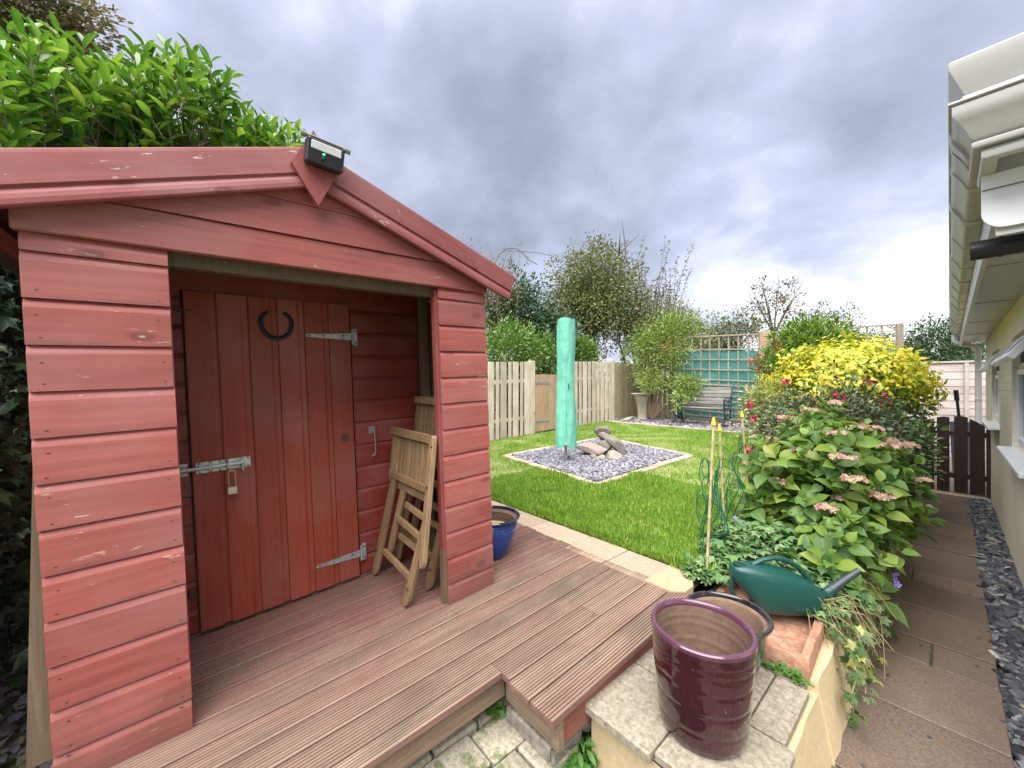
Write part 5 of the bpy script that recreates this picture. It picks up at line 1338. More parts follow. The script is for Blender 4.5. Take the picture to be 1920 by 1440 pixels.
# ------------------------------------------------------------------ canes and netting in the border
netting = []
def cane(base, top, label):
    t_ = thing('garden_cane', label, 'cane', tuple(base), 'yellow capped canes in the border')
    b, tp = Vector(base), Vector(top); L_ = (tp - b).length; d_ = (tp - b).normalized()
    pts = [b - Vector((0, 0, .03))]; rr = [.0085]
    for k in range(1, 8):
        p = b.lerp(tp, k / 8); pts += [p - d_ * .006, p, p + d_ * .006]; r = .0085 - .0018 * k / 8; rr += [r, r * 1.22, r]
    pts.append(tp); rr.append(.0065)
    obj('stick', MB().tube(pts, rr, 8), M['bamboo'], t_, True)
    mb = MB().tube([tp - d_ * .022, tp - d_ * .010, tp + d_ * .012, tp + d_ * .024], [.0145, .0125, .0080, .0055], 10); obj('cap', mb, M['yellowcap'], t_, True)
    return b, tp
S1 = cane(bp(1325, 1078), at(1338, 2.315, 790), 'front left garden cane with a yellow cap, nearest the watering can')
S2 = cane(bp(1359, 1010), at(1349, 2.80, 801), 'middle garden cane with a yellow cap, shortest of the three in the picture')
S3 = cane(bp(1408, 985), at(1391, 3.03, 776), 'rear garden cane with a yellow cap beside the hydrangea')
gn = thing('garden_netting', 'loose dark green plastic netting strung round the yellow capped canes', 'netting', tuple(S1[0]))
mb = MB(); rnd = random.Random(5)
def npt(u, v):
    """u along S1 - S2 - S3, v height fraction"""
    A, B_ = (S1, S2) if u < 1 else (S2, S3); f = u if u < 1 else u - 1
    lo, hi = A[0].lerp(B_[0], f), A[1].lerp(B_[1], f)
    lo, hi = lo.lerp(hi, .05), lo.lerp(hi, .74 - .1 * math.sin(f * math.pi))
    p = lo.lerp(hi, v); bulge = .045 * math.sin(f * math.pi * 2 + v * 3) + .03 * math.sin(v * 7 + u * 5)
    return p + Vector((-bulge, bulge * .5, 0))
for i in range(19):
    u = i * 2 / 18; ph = rnd.uniform(-.02, .02)
    mb.tube([npt(min(2, max(0, u + ph + .02 * math.sin(k * .9 + i))), k / 12) for k in range(13)], .0030, 4, False)
for j in range(9):
    v = j / 8; mb.tube([npt(min(1.999, u), min(1, max(0, v + rnd.uniform(-.02, .02)))) for u in np.linspace(0, 2, 22)], .0025, 4, False)
for i in range(10):   # loops hanging outwards at the front cane and along the top
    c_ = npt(rnd.uniform(0, 2) if i > 4 else 0.02, rnd.uniform(.35, 1)); r_ = rnd.uniform(.05, .10); a0 = rnd.uniform(0, 6)
    ax = Vector((math.cos(a0), math.sin(a0), 0)) if i > 4 else Vector((-.75, -.3, 0))
    mb.tube([c_ + ax * r_ * .8 * (1 - math.cos(t_)) * .6 + Vector((0, 0, r_ * 1.25 * math.sin(t_))) for t_ in np.linspace(0, 2 * math.pi, 14)], .0030, 4, False)
obj('mesh', mb, M['net'], gn, recalc=False)

# ------------------------------------------------------------------ hydrangea
def leaf_obj_mesh(name, kind, mat, wid):
    V, F, UV = TPL[kind]; me = leaves_mesh(name, np.zeros((1, 3)), np.array([[0, 1., 0]]), np.array([[0, 0, 1.]]), 1.0, kind, wid, True); me.materials.append(mat); return me
def place_leaves(name, parent, meshes, P, D, N, L, nobj, stuff_mat, kind, wid):
    """the leaves that show largest are objects of their own, the others one joined mesh"""
    P, D, N, L = map(np.asarray, (P, D, N, L)); dist = np.linalg.norm(P - np.array([0, 0, CAM_H]), axis=1)
    order = np.argsort(dist / L); a, b = order[:nobj], order[nobj:]
    X, Y, Z = basis(D[a].astype(float), N[a].astype(float))
    for i in range(len(a)):
        R = Matrix(np.stack([X[i], Y[i], Z[i]], 1).tolist()) @ Matrix.Diagonal((L[a[i]],) * 3)
        inst(name, meshes[i % len(meshes)], parent, tuple(P[a[i]]), R)
    if len(b): foliage('foliage', parent, stuff_mat, P[b], D[b], N[b], L[b], kind, wid, True)
HC, HR = np.array([-.66, 4.02, .70]), np.array([.50, .92, .64])
hyd = thing('hydrangea', 'large hydrangea with broad green leaves and fading pink flower heads beside the path', 'shrub', (HC[0], HC[1], .45))
rs = np.random.default_rng(21)
P, D, N, L, tips = [], [], [], [], []
n_ros = 0
while n_ros < 300:
    d_ = rs.normal(size=3); d_ /= np.linalg.norm(d_)
    low = n_ros >= 240
    if d_[2] < (-.6 if low else -.42): continue
    lump = 1 + .13 * math.sin(5 * d_[0] + 2) * math.cos(4 * d_[1]) + rs.uniform(-.12, .06)
    p = (np.array([-.44, 3.30, .50]) + np.array([.24, .55, .26]) * d_ if low else HC + HR * d_) * 1.0 if low else HC + HR * d_ * lump
    if p[2] < (.30 if low else .46): continue
    ax = np.array([d_[0] * .65, d_[1] * .65, .75 + .35 * d_[2]]); ax += rs.normal(size=3) * .18; ax /= np.linalg.norm(ax)
    t1 = np.cross(ax, [rs.normal(), rs.normal(), .1]); t1 /= np.linalg.norm(t1); t2 = np.cross(ax, t1)
    for lev in range(3):
        th_ = lev * math.pi / 2 + rs.uniform(-.3, .3); open_ = (.55, 1.05, 1.4)[lev] + rs.uniform(-.15, .2); base = p - ax * (.0, .045, .11)[lev]
        for sgn in (0, math.pi):
            if rs.random() < .08: continue
            rd = t1 * math.cos(th_ + sgn) + t2 * math.sin(th_ + sgn)
            dd = ax * math.cos(open_) + rd * math.sin(open_); P.append(base + rd * .012); D.append(dd); N.append(ax * math.sin(open_) - rd * math.cos(open_) + rs.normal(size=3) * .12)
            L.append(rs.uniform(.080, .152) * (.62, 1.0, 1.08)[lev])
    tips.append((p, ax)); n_ros += 1
hm = [leaf_obj_mesh('hydrangea_leaf', 'ovate', M['hyd'], w_) for w_ in (.62, .70, .58)]
place_leaves('leaf', hyd, hm, P, D, N, L, 300, M['hyd_s'], 'ovate', .64)
q_, d2, n2_ = clumps(HC - np.array([0, 0, .12]), HR * .72, 60, 14, .10, (.3, .95), -.5)
foliage('inner_foliage', hyd, M['hyd_s'], q_, d2, n2_, RNG.uniform(.08, .13, len(q_)), 'ovate', .62, True)
mb = MB()
for p, ax in tips[::2]:
    b_ = Vector((HC[0] + (p[0] - HC[0]) * .25, HC[1] + (p[1] - HC[1]) * .3, .42)); tp = Vector(p); md = (b_ * .4 + tp * .6) + Vector((0, 0, .08))
    mb.tube([b_, b_.lerp(md, .5), md, tp], [.007, .006, .005, .0035], 5)
obj('stem', mb, M['twig'], hyd, True, kind='stuff')
heads = [t_ for t_ in tips if t_[0][2] > .72]; rs.shuffle(heads)
for i, (p, ax) in enumerate(heads[:28]):
    k = int(rs.integers(28, 44)); r_ = rs.uniform(.035, .062); u = rs.normal(size=(k, 3)); u /= np.linalg.norm(u, axis=1, keepdims=True); u[:, 2] = np.abs(u[:, 2]) * .45
    c_ = p + ax * .045; Pf = c_ + u * r_ * np.array([1.2, 1.2, .75])
    foliage('flower_head', hyd, M['pinkfl'], Pf, rdir(k) * .7, u + rdir(k) * .3 + np.array([0, 0, .5]), RNG.uniform(.027, .043, k), 'petal5', 1.0, False, stuff=False)

# ------------------------------------------------------------------ geranium, violet flowers, ivy, dry stems
def patch_plant(name, label, cat, center, leafmat_, n, rx, ry, hz, size, kind, seed, wid=1.0):
    t_ = thing(name, label, cat, (center[0], center[1], center[2])); r = np.random.default_rng(seed)
    a = r.uniform(0, 2 * np.pi, n); rr = np.sqrt(r.uniform(0, 1, n)); x = center[0] + rx * rr * np.cos(a); y = center[1] + ry * rr * np.sin(a)
    h = hz * (1 - .6 * rr ** 2) * r.uniform(.45, 1.05, n); Pp = np.stack([x, y, center[2] + h], 1)
    Dd = np.stack([np.cos(a + r.normal(0, .9, n)), np.sin(a + r.normal(0, .9, n)), r.uniform(-.35, .35, n)], 1); Nn = np.stack([r.normal(0, .35, n), r.normal(0, .35, n), np.ones(n)], 1)
    foliage('foliage', t_, leafmat_, Pp, Dd, Nn, r.uniform(size * .65, size * 1.25, n), kind, wid)
    mb = MB()
    for i in range(0, n, 7): mb.tube([(center[0] + (x[i] - center[0]) * .5, center[1] + (y[i] - center[1]) * .5, center[2] - .01), (x[i] * .9 + center[0] * .1, y[i] * .9 + center[1] * .1, center[2] + h[i] * .7), tuple(Pp[i])], .0016, 4, False)
    obj('stem', mb, M['stem'], t_, kind='stuff'); return t_
ge = patch_plant('cranesbill', 'cranesbill geranium with lobed leaves and violet flowers behind the watering can', 'plant', (-.82, 2.98, .39), M['geran'], 900, .34, .50, .21, .062, 'lobed', 31, 1.0)
g2 = patch_plant('cranesbill', 'cranesbill geranium spilling over the wall end right of the grey spout', 'plant', (-.50, 2.78, .34), M['geran'], 520, .20, .36, .17, .055, 'lobed', 32)
g3 = patch_plant('border_weed', 'small patch of fresh weeds between the paving corner and the trough', 'plant', (-.98, 2.44, .395), M['geran'], 170, .14, .16, .08, .05, 'lobed', 33)
g4 = patch_plant('border_weed', 'tiny green weeds at the foot of the terracotta tray front', 'plant', (-.47, 1.985, .297), M['weed'], 46, .085, .022, .035, .028, 'lobed', 34)
g5 = patch_plant('border_weed', 'bright weed growing in the gap between mossy pavers and yellow wall', 'plant', (-.955, 1.19, .03), M['weed'], 60, .03, .07, .12, .05, 'mid', 35, .4)
g6 = patch_plant('border_weed', 'little rosette weed in the mossy joint under the deck edge', 'plant', (-1.325, 1.06, .10), M['weed'], 26, .035, .035, .03, .03, 'lobed', 36)
def violet(parent, px, py, depth, s=.030):
    c_ = np.array(at(px, depth, py)); k = 2
    tocam = -np.array([c_[0], c_[1], c_[2] - CAM_H]); tocam /= np.linalg.norm(tocam)
    Pf = np.stack([c_ + RNG.normal(size=3) * .012 for _ in range(k)]); foliage('flower', parent, M['violet'], Pf, rdir(k) - tocam * 0, np.stack([tocam + RNG.normal(size=3) * .35 + np.array([0, 0, .4]) for _ in range(k)]), RNG.uniform(s * .9, s * 1.3, k), 'petal5', 1.0, False, stuff=False)
for px, py, dp in ((1377, 975, 2.85), (1405, 988, 2.8), (1476, 1040, 2.48), (1472, 1042, 2.5), (1555, 1066, 2.2), (1566, 1075, 2.18)): violet(ge, px, py, dp, .040)
for px, py, dp in ((1672, 1078, 2.35), (1684, 1090, 2.3), (1591, 1166, 2.1), (1568, 1178, 2.05), (1545, 1185, 2.0)): violet(g2, px, py, dp, .034)
iv = thing('ivy', 'trailing ivy with dry straw stems hanging over the yellow wall onto the path', 'plant', (-.42, 2.75, .36))
P, D, N, L = [], [], [], []; mb = MB(); ri = random.Random(12)
for i in range(44):
    y0 = ri.uniform(2.35, 3.15); p = Vector((-.47 + ri.uniform(-.08, .05), y0, .36 + ri.uniform(0, .06))); pts = [p.copy()]
    L_ = ri.uniform(.18, .52); out = ri.uniform(.05, .22); n_ = 7; dy = ri.uniform(-.28, .22)
    for k in range(1, n_ + 1):
        s_ = k / n_; q = p + Vector((out * math.sin(min(1, s_ * 1.4) * 1.57) + ri.uniform(-.012, .012), dy * s_ + ri.uniform(-.015, .015), .05 * math.sin(s_ * 3) - L_ * s_ ** 1.6)); q.z = max(q.z, .012 + ri.uniform(0, .03)); pts.append(q)
        if k > 1 and i < 34:
            for m_ in range(3):
                P.append(q + Vector((ri.uniform(-.02, .03), ri.uniform(-.03, .03), ri.uniform(-.01, .02)))); D.append((ri.uniform(-.2, .9), ri.uniform(-.8, .6), ri.uniform(-.7, .2))); N.append((.7 + ri.uniform(-.4, .4), -.4 + ri.uniform(-.4, .4), .7)); L.append(ri.uniform(.025, .055))
    mb.tube(pts, [.0022] * len(pts), 4, False)
P = np.array([tuple(p) for p in P]); foliage('foliage', iv, M['ivy'], P, np.array(D), np.array(N), np.array(L), 'lobed', 1.0)
obj('stem', mb, M['drystem'], iv, kind='stuff')
mb = MB()
for i in range(80):
    y0 = ri.uniform(2.45, 3.0); p = Vector((-.46 + ri.uniform(-.1, .06), y0, .37 + ri.uniform(0, .08))); L_ = ri.uniform(.10, .30); a = ri.uniform(-1.2, .9)
    mb.tube([p, p + Vector((math.cos(a) * L_ * .5, math.sin(a) * L_ * .5, ri.uniform(.0, .05))), p + Vector((math.cos(a) * L_ * .9, math.sin(a) * L_, -L_ * ri.uniform(.05, .8)))], .0015, 3, False)
obj('dry_stem', mb, M['drystem'], iv, kind='stuff')

# ------------------------------------------------------------------ shrubs of the border
def shrub(name, label, base, parts, stems, cat='shrub', stem_mat='twig', r0=.018):
    t_ = thing(name, label, cat, tuple(base))
    mb, _ = branches(base, stems, r0, r0 * .25, len(label))
    obj('stem', mb, M[stem_mat], t_, True)
    for (nm, mat, c_, r_, nc, per, sg, size, kind, wid, kw) in parts:
        P, D, N = clumps(c_, r_, nc, per, sg, **kw); foliage(nm, t_, M[mat], P, D, N, RNG.uniform(size * .7, size * 1.25, len(P)), kind, wid)
    return t_
def spread(c_, r_, n, seed=1):
    r = random.Random(seed); out = []
    for k in range(n):
        a = 2 * math.pi * k / n + r.uniform(-.3, .3); f = r.uniform(.3, .7); out.append((c_[0] + r_[0] * f * math.cos(a), c_[1] + r_[1] * f * math.sin(a), c_[2] + r_[2] * r.uniform(.1, .6)))
    return out
cc_, cr_ = (-.90, 6.75, 1.42), (.76, 1.10, .70)
shrub('golden_choisya', 'domed golden yellow shrub, brightest bush of the border, before the panel fence', (-.75, 6.7, .55), [
    ('young_foliage', 'yellowleaf', cc_, cr_, 900, 11, .085, .070, 'mid', .60, dict(shell=(.86, 1.0), flat_bottom=-.02, up=1.1, outw=.8, flat=.75)),
    ('old_foliage', 'limeleaf', (cc_[0], cc_[1], cc_[2] - .18), (cr_[0] * .98, cr_[1] * .97, cr_[2] * 1.15), 700, 10, .10, .07, 'mid', .60, dict(shell=(.6, .97), flat_bottom=-.95, up=.6, flat=.6))], spread(cc_, cr_, 7))
pc_ = tuple(at(1522, 6.75, 668)); pr_ = (.60, .60, .58)
shrub('pieris', 'rounded mid green evergreen shrub behind the golden bush against the trellis', (pc_[0], pc_[1], .6), [
    ('foliage', 'pieris', pc_, pr_, 420, 12, .09, .10, 'mid', .28, dict(shell=(.55, 1.0), flat_bottom=-.9, up=.7, flat=.4)),
    ('foliage', 'limeleaf', (pc_[0], pc_[1], pc_[2] + .02), pr_, 150, 9, .07, .10, 'mid', .28, dict(shell=(.92, 1.05), flat_bottom=.1, up=1.2))], spread(pc_, pr_, 6))
rc_ = tuple(at(1447, 6.3, 690)); 
shrub('red_tipped_shrub', 'small green shrub with bright red young leaves beside the brown trellis post', (rc_[0], rc_[1], .6), [
    ('foliage', 'pieris', rc_, (.20, .2, .36), 70, 10, .07, .085, 'mid', .3, dict(shell=(.3, 1.0), up=.7)),
    ('young_foliage', 'redtip', (rc_[0] - .05, rc_[1], rc_[2] + .06), (.24, .22, .36), 11, 12, .045, .09, 'mid', .3, dict(shell=(.75, 1.0), up=.8))], spread(rc_, (.2, .2, .3), 4), r0=.01)
fc_ = (-.86, 5.35, 1.10); fr_ = (.62, .62, .52)
ro = shrub('rose_bush', 'purple green rose bush with crimson blooms between the hydrangea and the golden bush', (-.86, 5.35, .5), [
    ('foliage', 'roseleaf', fc_, fr_, 430, 11, .085, .046, 'mid', .55, dict(shell=(.35, 1.0), flat_bottom=-.8, up=.6))], spread(fc_, fr_, 8), r0=.01)
for px, py, dp in ((1566, 742, 4.0), (1582, 746, 4.0), (1660, 742, 3.9), (1662, 756, 3.9), (1473, 716, 4.3), (1486, 775, 3.7), (1404, 760, 4.3), (1412, 785, 3.9), (1640, 716, 4.2), (1627, 714, 4.2), (1406, 845, 3.2)):
    k = 14; c_ = np.array(at(px, dp, py)); u = rdir(k); foliage('bloom', ro, M['rose'], c_ + u * .020, rdir(k), u + rdir(k) * .3, RNG.uniform(.030, .045, k), 'mid', .9, stuff=False)
ec_ = tuple(at(1432, 5.0, 768))
shrub('euonymus', 'cream variegated evergreen at the lawn side of the border near the bench', (ec_[0], ec_[1], .5), [
    ('foliage', 'varieg', (ec_[0], ec_[1], ec_[2] - .03), (.24, .36, .40), 190, 11, .07, .045, 'mid', .6, dict(shell=(.3, 1.0), up=.7)),
    ('young_foliage', 'yellowleaf', (ec_[0] - .05, ec_[1] + .1, ec_[2] + .22), (.12, .12, .25), 30, 10, .05, .05, 'mid', .5, dict(shell=(.3, 1.0), up=1.0))], spread(ec_, (.2, .3, .3), 5), r0=.01)
wc_ = (-.36, 6.0, .86)
shrub('grey_leaved_shrub', 'low dark grey green shrub by the dark gate with a few pink leaves', (-.40, 6.0, .45), [
    ('foliage', 'roseleaf', wc_, (.24, .65, .36), 170, 11, .08, .05, 'mid', .6, dict(shell=(.4, 1.0), up=.7)),
    ('foliage', 'geran', wc_, (.22, .6, .36), 60, 10, .07, .05, 'mid', .6, dict(shell=(.8, 1.0), up=.7))], spread(wc_, (.2, .5, .3), 5), r0=.008)
# feathery shrub hanging over the left end of the bench
fsd = 8.9
fc2 = tuple(at(1232, 9.8, 655))
fs_ = shrub('feathery_shrub', 'tall light green feathery shrub drooping over the left end of the bench', (at(1222, 9.5, 700).x, at(1222, 9.5, 700).y, .7), [
    ('foliage', 'rowan', fc2, (.70, .55, .80), 230, 15, .15, .12, 'quad', .22, dict(shell=(.35, 1.0), up=.1, outw=.7)),
    ('foliage', 'rowan', tuple(at(1287, 8.95, 722)), (.36, .32, .20), 50, 15, .10, .12, 'quad', .24, dict(shell=(.3, 1.0), up=-.3, outw=.6)),
    ('foliage', 'rowan', tuple(at(1268, 8.5, 748)), (.13, .12, .14), 10, 12, .07, .11, 'quad', .26, dict(shell=(.3, 1.0), up=-.6, outw=.5)),
    ('foliage', 'rowan', tuple(at(1222, 9.3, 712)), (.30, .28, .26), 30, 13, .11, .12, 'quad', .24, dict(shell=(.3, 1.0), up=-.5, outw=.6)),
    ('foliage', 'rowan', tuple(at(1275, 9.9, 610)), (.62, .45, .36), 80, 15, .15, .115, 'quad', .22, dict(shell=(.3, 1.05), up=.5))], spread(fc2, (.6, .45, .7), 8) + [tuple(at(1287, 8.95, 722))], r0=.028)
foliage('berry', fs_, M['rust'], *[np.asarray(v) for v in clumps(tuple(at(1250, 9.15, 652)), (.10, .10, .10), 8, 14, .05)], .035, 'quad', .7)

# ------------------------------------------------------------------ trees and hedges beyond the fence
def tree(name, label, base, height, crown, mat, nclump, per, sigma, size, wid=.55, kind='quad', kw=None, trunk_r=.09, limbs=8, bark='bark', twigs=None, cat='tree'):
    """tapered trunk, limbs reaching into an uneven leafy crown; crown = (center, radii)"""
    t_ = thing(name, label, cat, tuple(base)); b = Vector(base); c_, r_ = Vector(crown[0]), crown[1]; rnd = random.Random(len(label) * 7 + 1)
    fork = b.lerp(Vector((c_.x, c_.y, c_.z - r_[2] * .55)), .9)
    obj('trunk', MB().tube([b - Vector((0, 0, .1)), b.lerp(fork, .35) + Vector((rnd.uniform(-.05, .05), rnd.uniform(-.05, .05), 0)), b.lerp(fork, .7), fork], [trunk_r * 1.25, trunk_r, trunk_r * .85, trunk_r * .7], 9), M[bark], t_, True)
    tg = []
    for k in range(limbs):
        a = 2 * math.pi * k / limbs + rnd.uniform(-.4, .4); f = rnd.uniform(.45, .95); zz = rnd.uniform(-.3, .85)
        tg.append((c_.x + r_[0] * f * math.cos(a), c_.y + r_[1] * f * math.sin(a), c_.z + r_[2] * zz))
    mb, tops = branches(fork, tg, trunk_r * .5, trunk_r * .10, len(label)); rnd2 = random.Random(4)
    for pts in tops:
        for m_ in range(5):
            s_ = pts[rnd2.randint(2, 4)]; e = s_ + Vector((rnd2.uniform(-1, 1) * r_[0] * .4, rnd2.uniform(-1, 1) * r_[1] * .4, rnd2.uniform(.05, .6) * r_[2]))
            mb.tube([s_, s_.lerp(e, .5) + Vector((0, 0, .04)), e], [trunk_r * .12, trunk_r * .08, trunk_r * .03], 4, False)
    obj('limb', mb, M[bark], t_, True)
    kk = dict(shell=(.35, 1.0), up=.5); kk.update(kw or {})
    P, D, N = clumps(tuple(c_), r_, nclump, per, sigma, **kk); foliage('crown', t_, M[mat], P, D, N, RNG.uniform(size * .65, size * 1.3, len(P)), kind, wid)
    return t_
def shoots(parent, mat, base_pts, n, h, seed, leaf, per, spread_=.35, r=.012, wid=.5, up=.9):
    """long upright shoots with leaves set along them"""
    rnd = random.Random(seed); mb = MB(); P, D = [], []
    for i in range(n):
        b = Vector(rnd.choice(base_pts)) + Vector((rnd.uniform(-.2, .2), rnd.uniform(-.2, .2), 0)); L_ = h * rnd.uniform(.55, 1.05); a = rnd.uniform(0, 6.28); s_ = rnd.uniform(.1, 1) * spread_
        pts = [b + Vector((math.cos(a) * s_ * L_ * t_ * t_ ** .5, math.sin(a) * s_ * L_ * t_ * t_ ** .5, L_ * t_ * up)) for t_ in np.linspace(0, 1, 7)]
        mb.tube(pts, [r * (1 - .8 * k / 6) for k in range(7)], 4, False)
        for k in range(per):
            f = rnd.uniform(.12, 1) * 5.99; j = int(f); p = pts[j].lerp(pts[j + 1], f - j); P.append(p + Vector((rnd.gauss(0, .03), rnd.gauss(0, .03), rnd.gauss(0, .02)))); D.append((rnd.uniform(-1, 1), rnd.uniform(-1, 1), rnd.uniform(-.2, .8)))
    obj('shoot', mb, M['twig'], parent, kind='stuff')
    foliage('foliage', parent, M[mat], np.array([tuple(p) for p in P]), np.array(D), rdir(len(P)) + np.array([0, 0, .7]), RNG.uniform(leaf * .7, leaf * 1.3, len(P)), 'quad', wid)
# hedge just behind the fence
hq = (( (955, 640), .62, 'privet', 'fresh green hedge bush behind the fence next to the shed'), ((1012, 655), .52, 'privet', 'fresh green hedge bush behind the fence left of the airer'), ((1090, 650), .40, 'privet', 'small fresh green hedge bush just right of the airer cover'))
for i, ((px, py), r_, mt, lb) in enumerate(hq):
    c_ = at(px, (8.6, 9.6, 10.6)[i], py + 6); shrub('hedge_bush', lb, (c_.x, c_.y, .6), [('foliage', mt, (c_.x, c_.y, c_.z - .2), (r_, r_ * 1.1, r_ + .15), 320, 14, .11, .085, 'mid', .42, dict(shell=(.45, 1.0), up=.7)),
        ('inner_foliage', 'holly', (c_.x - .1, c_.y + .1, 1.1), (r_, r_ * 1.1, .7), 150, 14, .14, .08, 'mid', .5, dict(shell=(.2, 1.0), up=.5))], spread((c_.x, c_.y, c_.z - .2), (r_, r_, r_), 5, i), r0=.02)['group'] = 'hedge bushes behind the picket fence'
c_ = at(968, 10.2, 585); tree('evergreen_tree', 'dark evergreen tree behind the hedge beside the shed roof end', (c_.x, c_.y, .6), 4, ((c_.x, c_.y, c_.z - .1), (.95, .95, 1.15)), 'holly', 420, 15, .15, .085, .55, 'mid')
c_ = at(1030, 10.6, 612); tree('evergreen_tree', 'lower dark evergreen bush in the gap between the two bigger trees', (c_.x, c_.y, .6), 3, ((c_.x, c_.y, c_.z - .25), (.75, .7, .85)), 'holly', 260, 15, .15, .085, .55, 'mid')
c_ = at(935, 10.0, 560); tree('bushy_tree', 'pale olive tree rising directly behind the right roof end of the shed', (c_.x, c_.y, .6), 4, ((c_.x, c_.y, c_.z - .3), (.70, .7, 1.15)), 'haw', 260, 14, .16, .07, .5)
c_ = at(1112, 12.2, 560); ht = tree('hawthorn_tree', 'big olive hawthorn tree with dense rounded crown in the middle of the picture', (c_.x - .3, c_.y, .6), 5.5, ((c_.x, c_.y, c_.z), (1.42, 1.42, 1.72)), 'haw', 1150, 19, .17, .080, .6, trunk_r=.17, limbs=14, kw=dict(shell=(.25, 1.02), flat_bottom=-1.0))
shoots(ht, 'haw', [(c_.x + .9 * math.cos(a), c_.y + .9 * math.sin(a), c_.z + 1.0) for a in np.linspace(0, 6, 10)], 46, .75, 3, .06, 16, .5, .008)
c_ = at(1210, 12.8, 620); st = thing('loose_shrub_tree', 'loose twiggy tree with long bare looking shoots rising right of the hawthorn', 'tree', (c_.x, c_.y, .6))
bpts = [tuple(at(px, 12.8, 640)) for px in (1160, 1180, 1200, 1225, 1250)]
shoots(st, 'sparse', bpts, 44, 3.5, 8, .085, 90, .30, .016); mbt, _ = branches((c_.x, c_.y, .5), bpts, .07, .03, 3); obj('trunk', mbt, M['bark'], st, True)
P, D, N = clumps((c_.x, c_.y, c_.z + .1), (1.25, 1.0, 1.15), 420, 17, .18, shell=(.2, 1.0)); foliage('crown', st, M['sparse'], P, D, N, RNG.uniform(.05, .1, len(P)), 'quad', .5)
P, D, N = clumps((c_.x + .7, c_.y + .6, c_.z - .3), (1.15, 1.0, 1.1), 460, 17, .17, shell=(.3, 1.0)); foliage('crown', st, M['haw'], P, D, N, RNG.uniform(.05, .1, len(P)), 'quad', .5)
# climber whips over the shed end
cw = at(925, 9.4, 560); cl_ = thing('climber', 'thin pale climber with arching bare whips above the shed roof end', 'climber', (cw.x, cw.y, .6))
shoots(cl_, 'sparse', [tuple(at(px, 9.4, 575)) for px in (905, 925, 945, 965)], 20, 1.75, 15, .05, 26, .16, .008)
mb = MB(); mb.tube([at(px, 9.4, py) for px, py in ((925, 500), (935, 478), (952, 466), (968, 466), (980, 474), (992, 488), (1008, 496))], .010, 5); mb.tube([at(px, 9.4, py) for px, py in ((950, 470), (985, 472), (1010, 474), (1035, 480))], .007, 5); mb.tube([at(px, 9.4, py) for px, py in ((935, 620), (930, 560), (925, 500))], .014, 5); obj('whip', mb, M['twig'], cl_, True)
# far trees beyond the trellis
def far_tree(px, py, d_, rw, rh, mat, label, n=200, size=.12, bare=False, name='garden_tree'):
    c_ = at(px, d_, py); return tree(name, label, (c_.x, c_.y, .7), 4, ((c_.x, c_.y, c_.z), (rw, rw, rh)), mat, n, 13, .16 if not bare else .10, size, .5, 'quad', dict(shell=(.25, 1.0) if not bare else (.3, 1.1)), trunk_r=.08, limbs=10)
far_tree(1372, 628, 15, 1.05, .95, 'farleaf', 'small rounded tree beyond the left trellis panel', 240, .10)
t_ = far_tree(1452, 582, 16, 1.05, 1.35, 'brownleaf', 'airy tree with thin brownish leaves behind the brown trellis post', 95, .12, True)
far_tree(1325, 640, 17, 1.3, .8, 'farleaf', 'distant hedge tree between the feathery shrub and the rounded tree', 160, .11)
t_ = far_tree(1548, 612, 18, 1.35, 1.0, 'farleaf', 'spreading far tree above the right trellis panel', 170, .11, True)
far_tree(1620, 640, 19, 1.6, .65, 'farleaf', 'low far tree line behind the right end of the trellis', 160, .12)
far_tree(1490, 640, 19, 1.5, .7, 'farleaf', 'low far bush seen through the trellis top right of the post', 150, .12)
c_ = at(1760, 14.5, 650); tree('conifer', 'dark bushy conifer above the pale lap fence by the gutter end', (c_.x, c_.y, .5), 3, ((c_.x, c_.y, c_.z), (1.0, 1.0, 1.15)), 'holly', 420, 15, .16, .09, .5, 'mid')
c_ = at(1845, 15.0, 668); tree('conifer', 'dark evergreen half hidden behind the downpipe', (c_.x, c_.y, .5), 3, ((c_.x, c_.y, c_.z), (1.1, 1.0, .95)), 'holly', 300, 15, .16, .09, .5, 'mid')
c_ = at(1700, 14.5, 668); tree('conifer', 'small dark evergreen just right of the trellis end', (c_.x, c_.y, .5), 3, ((c_.x, c_.y, c_.z - .1), (.6, .6, .8)), 'holly', 180, 14, .14, .09, .5, 'mid')
# far hedge closing the view to the horizon
hb = MB(); P, D, N = [], [], []
for i in range(2600):
    a = RNG.uniform(-1.75, .55); r_ = RNG.uniform(30, 36); P.append((math.sin(a) * r_, math.cos(a) * r_, .5 + abs(RNG.normal()) * 1.3)); D.append(RNG.normal(size=3)); N.append(RNG.normal(size=3) + np.array([0, 0, .6]))
fh = foliage('far_hedge', None, M['farleaf'], np.array(P), np.array(D), np.array(N), RNG.uniform(.5, .95, len(P)), 'mid', .8); fh['label'] = 'far line of hedges round the gardens'; fh['category'] = 'hedge'

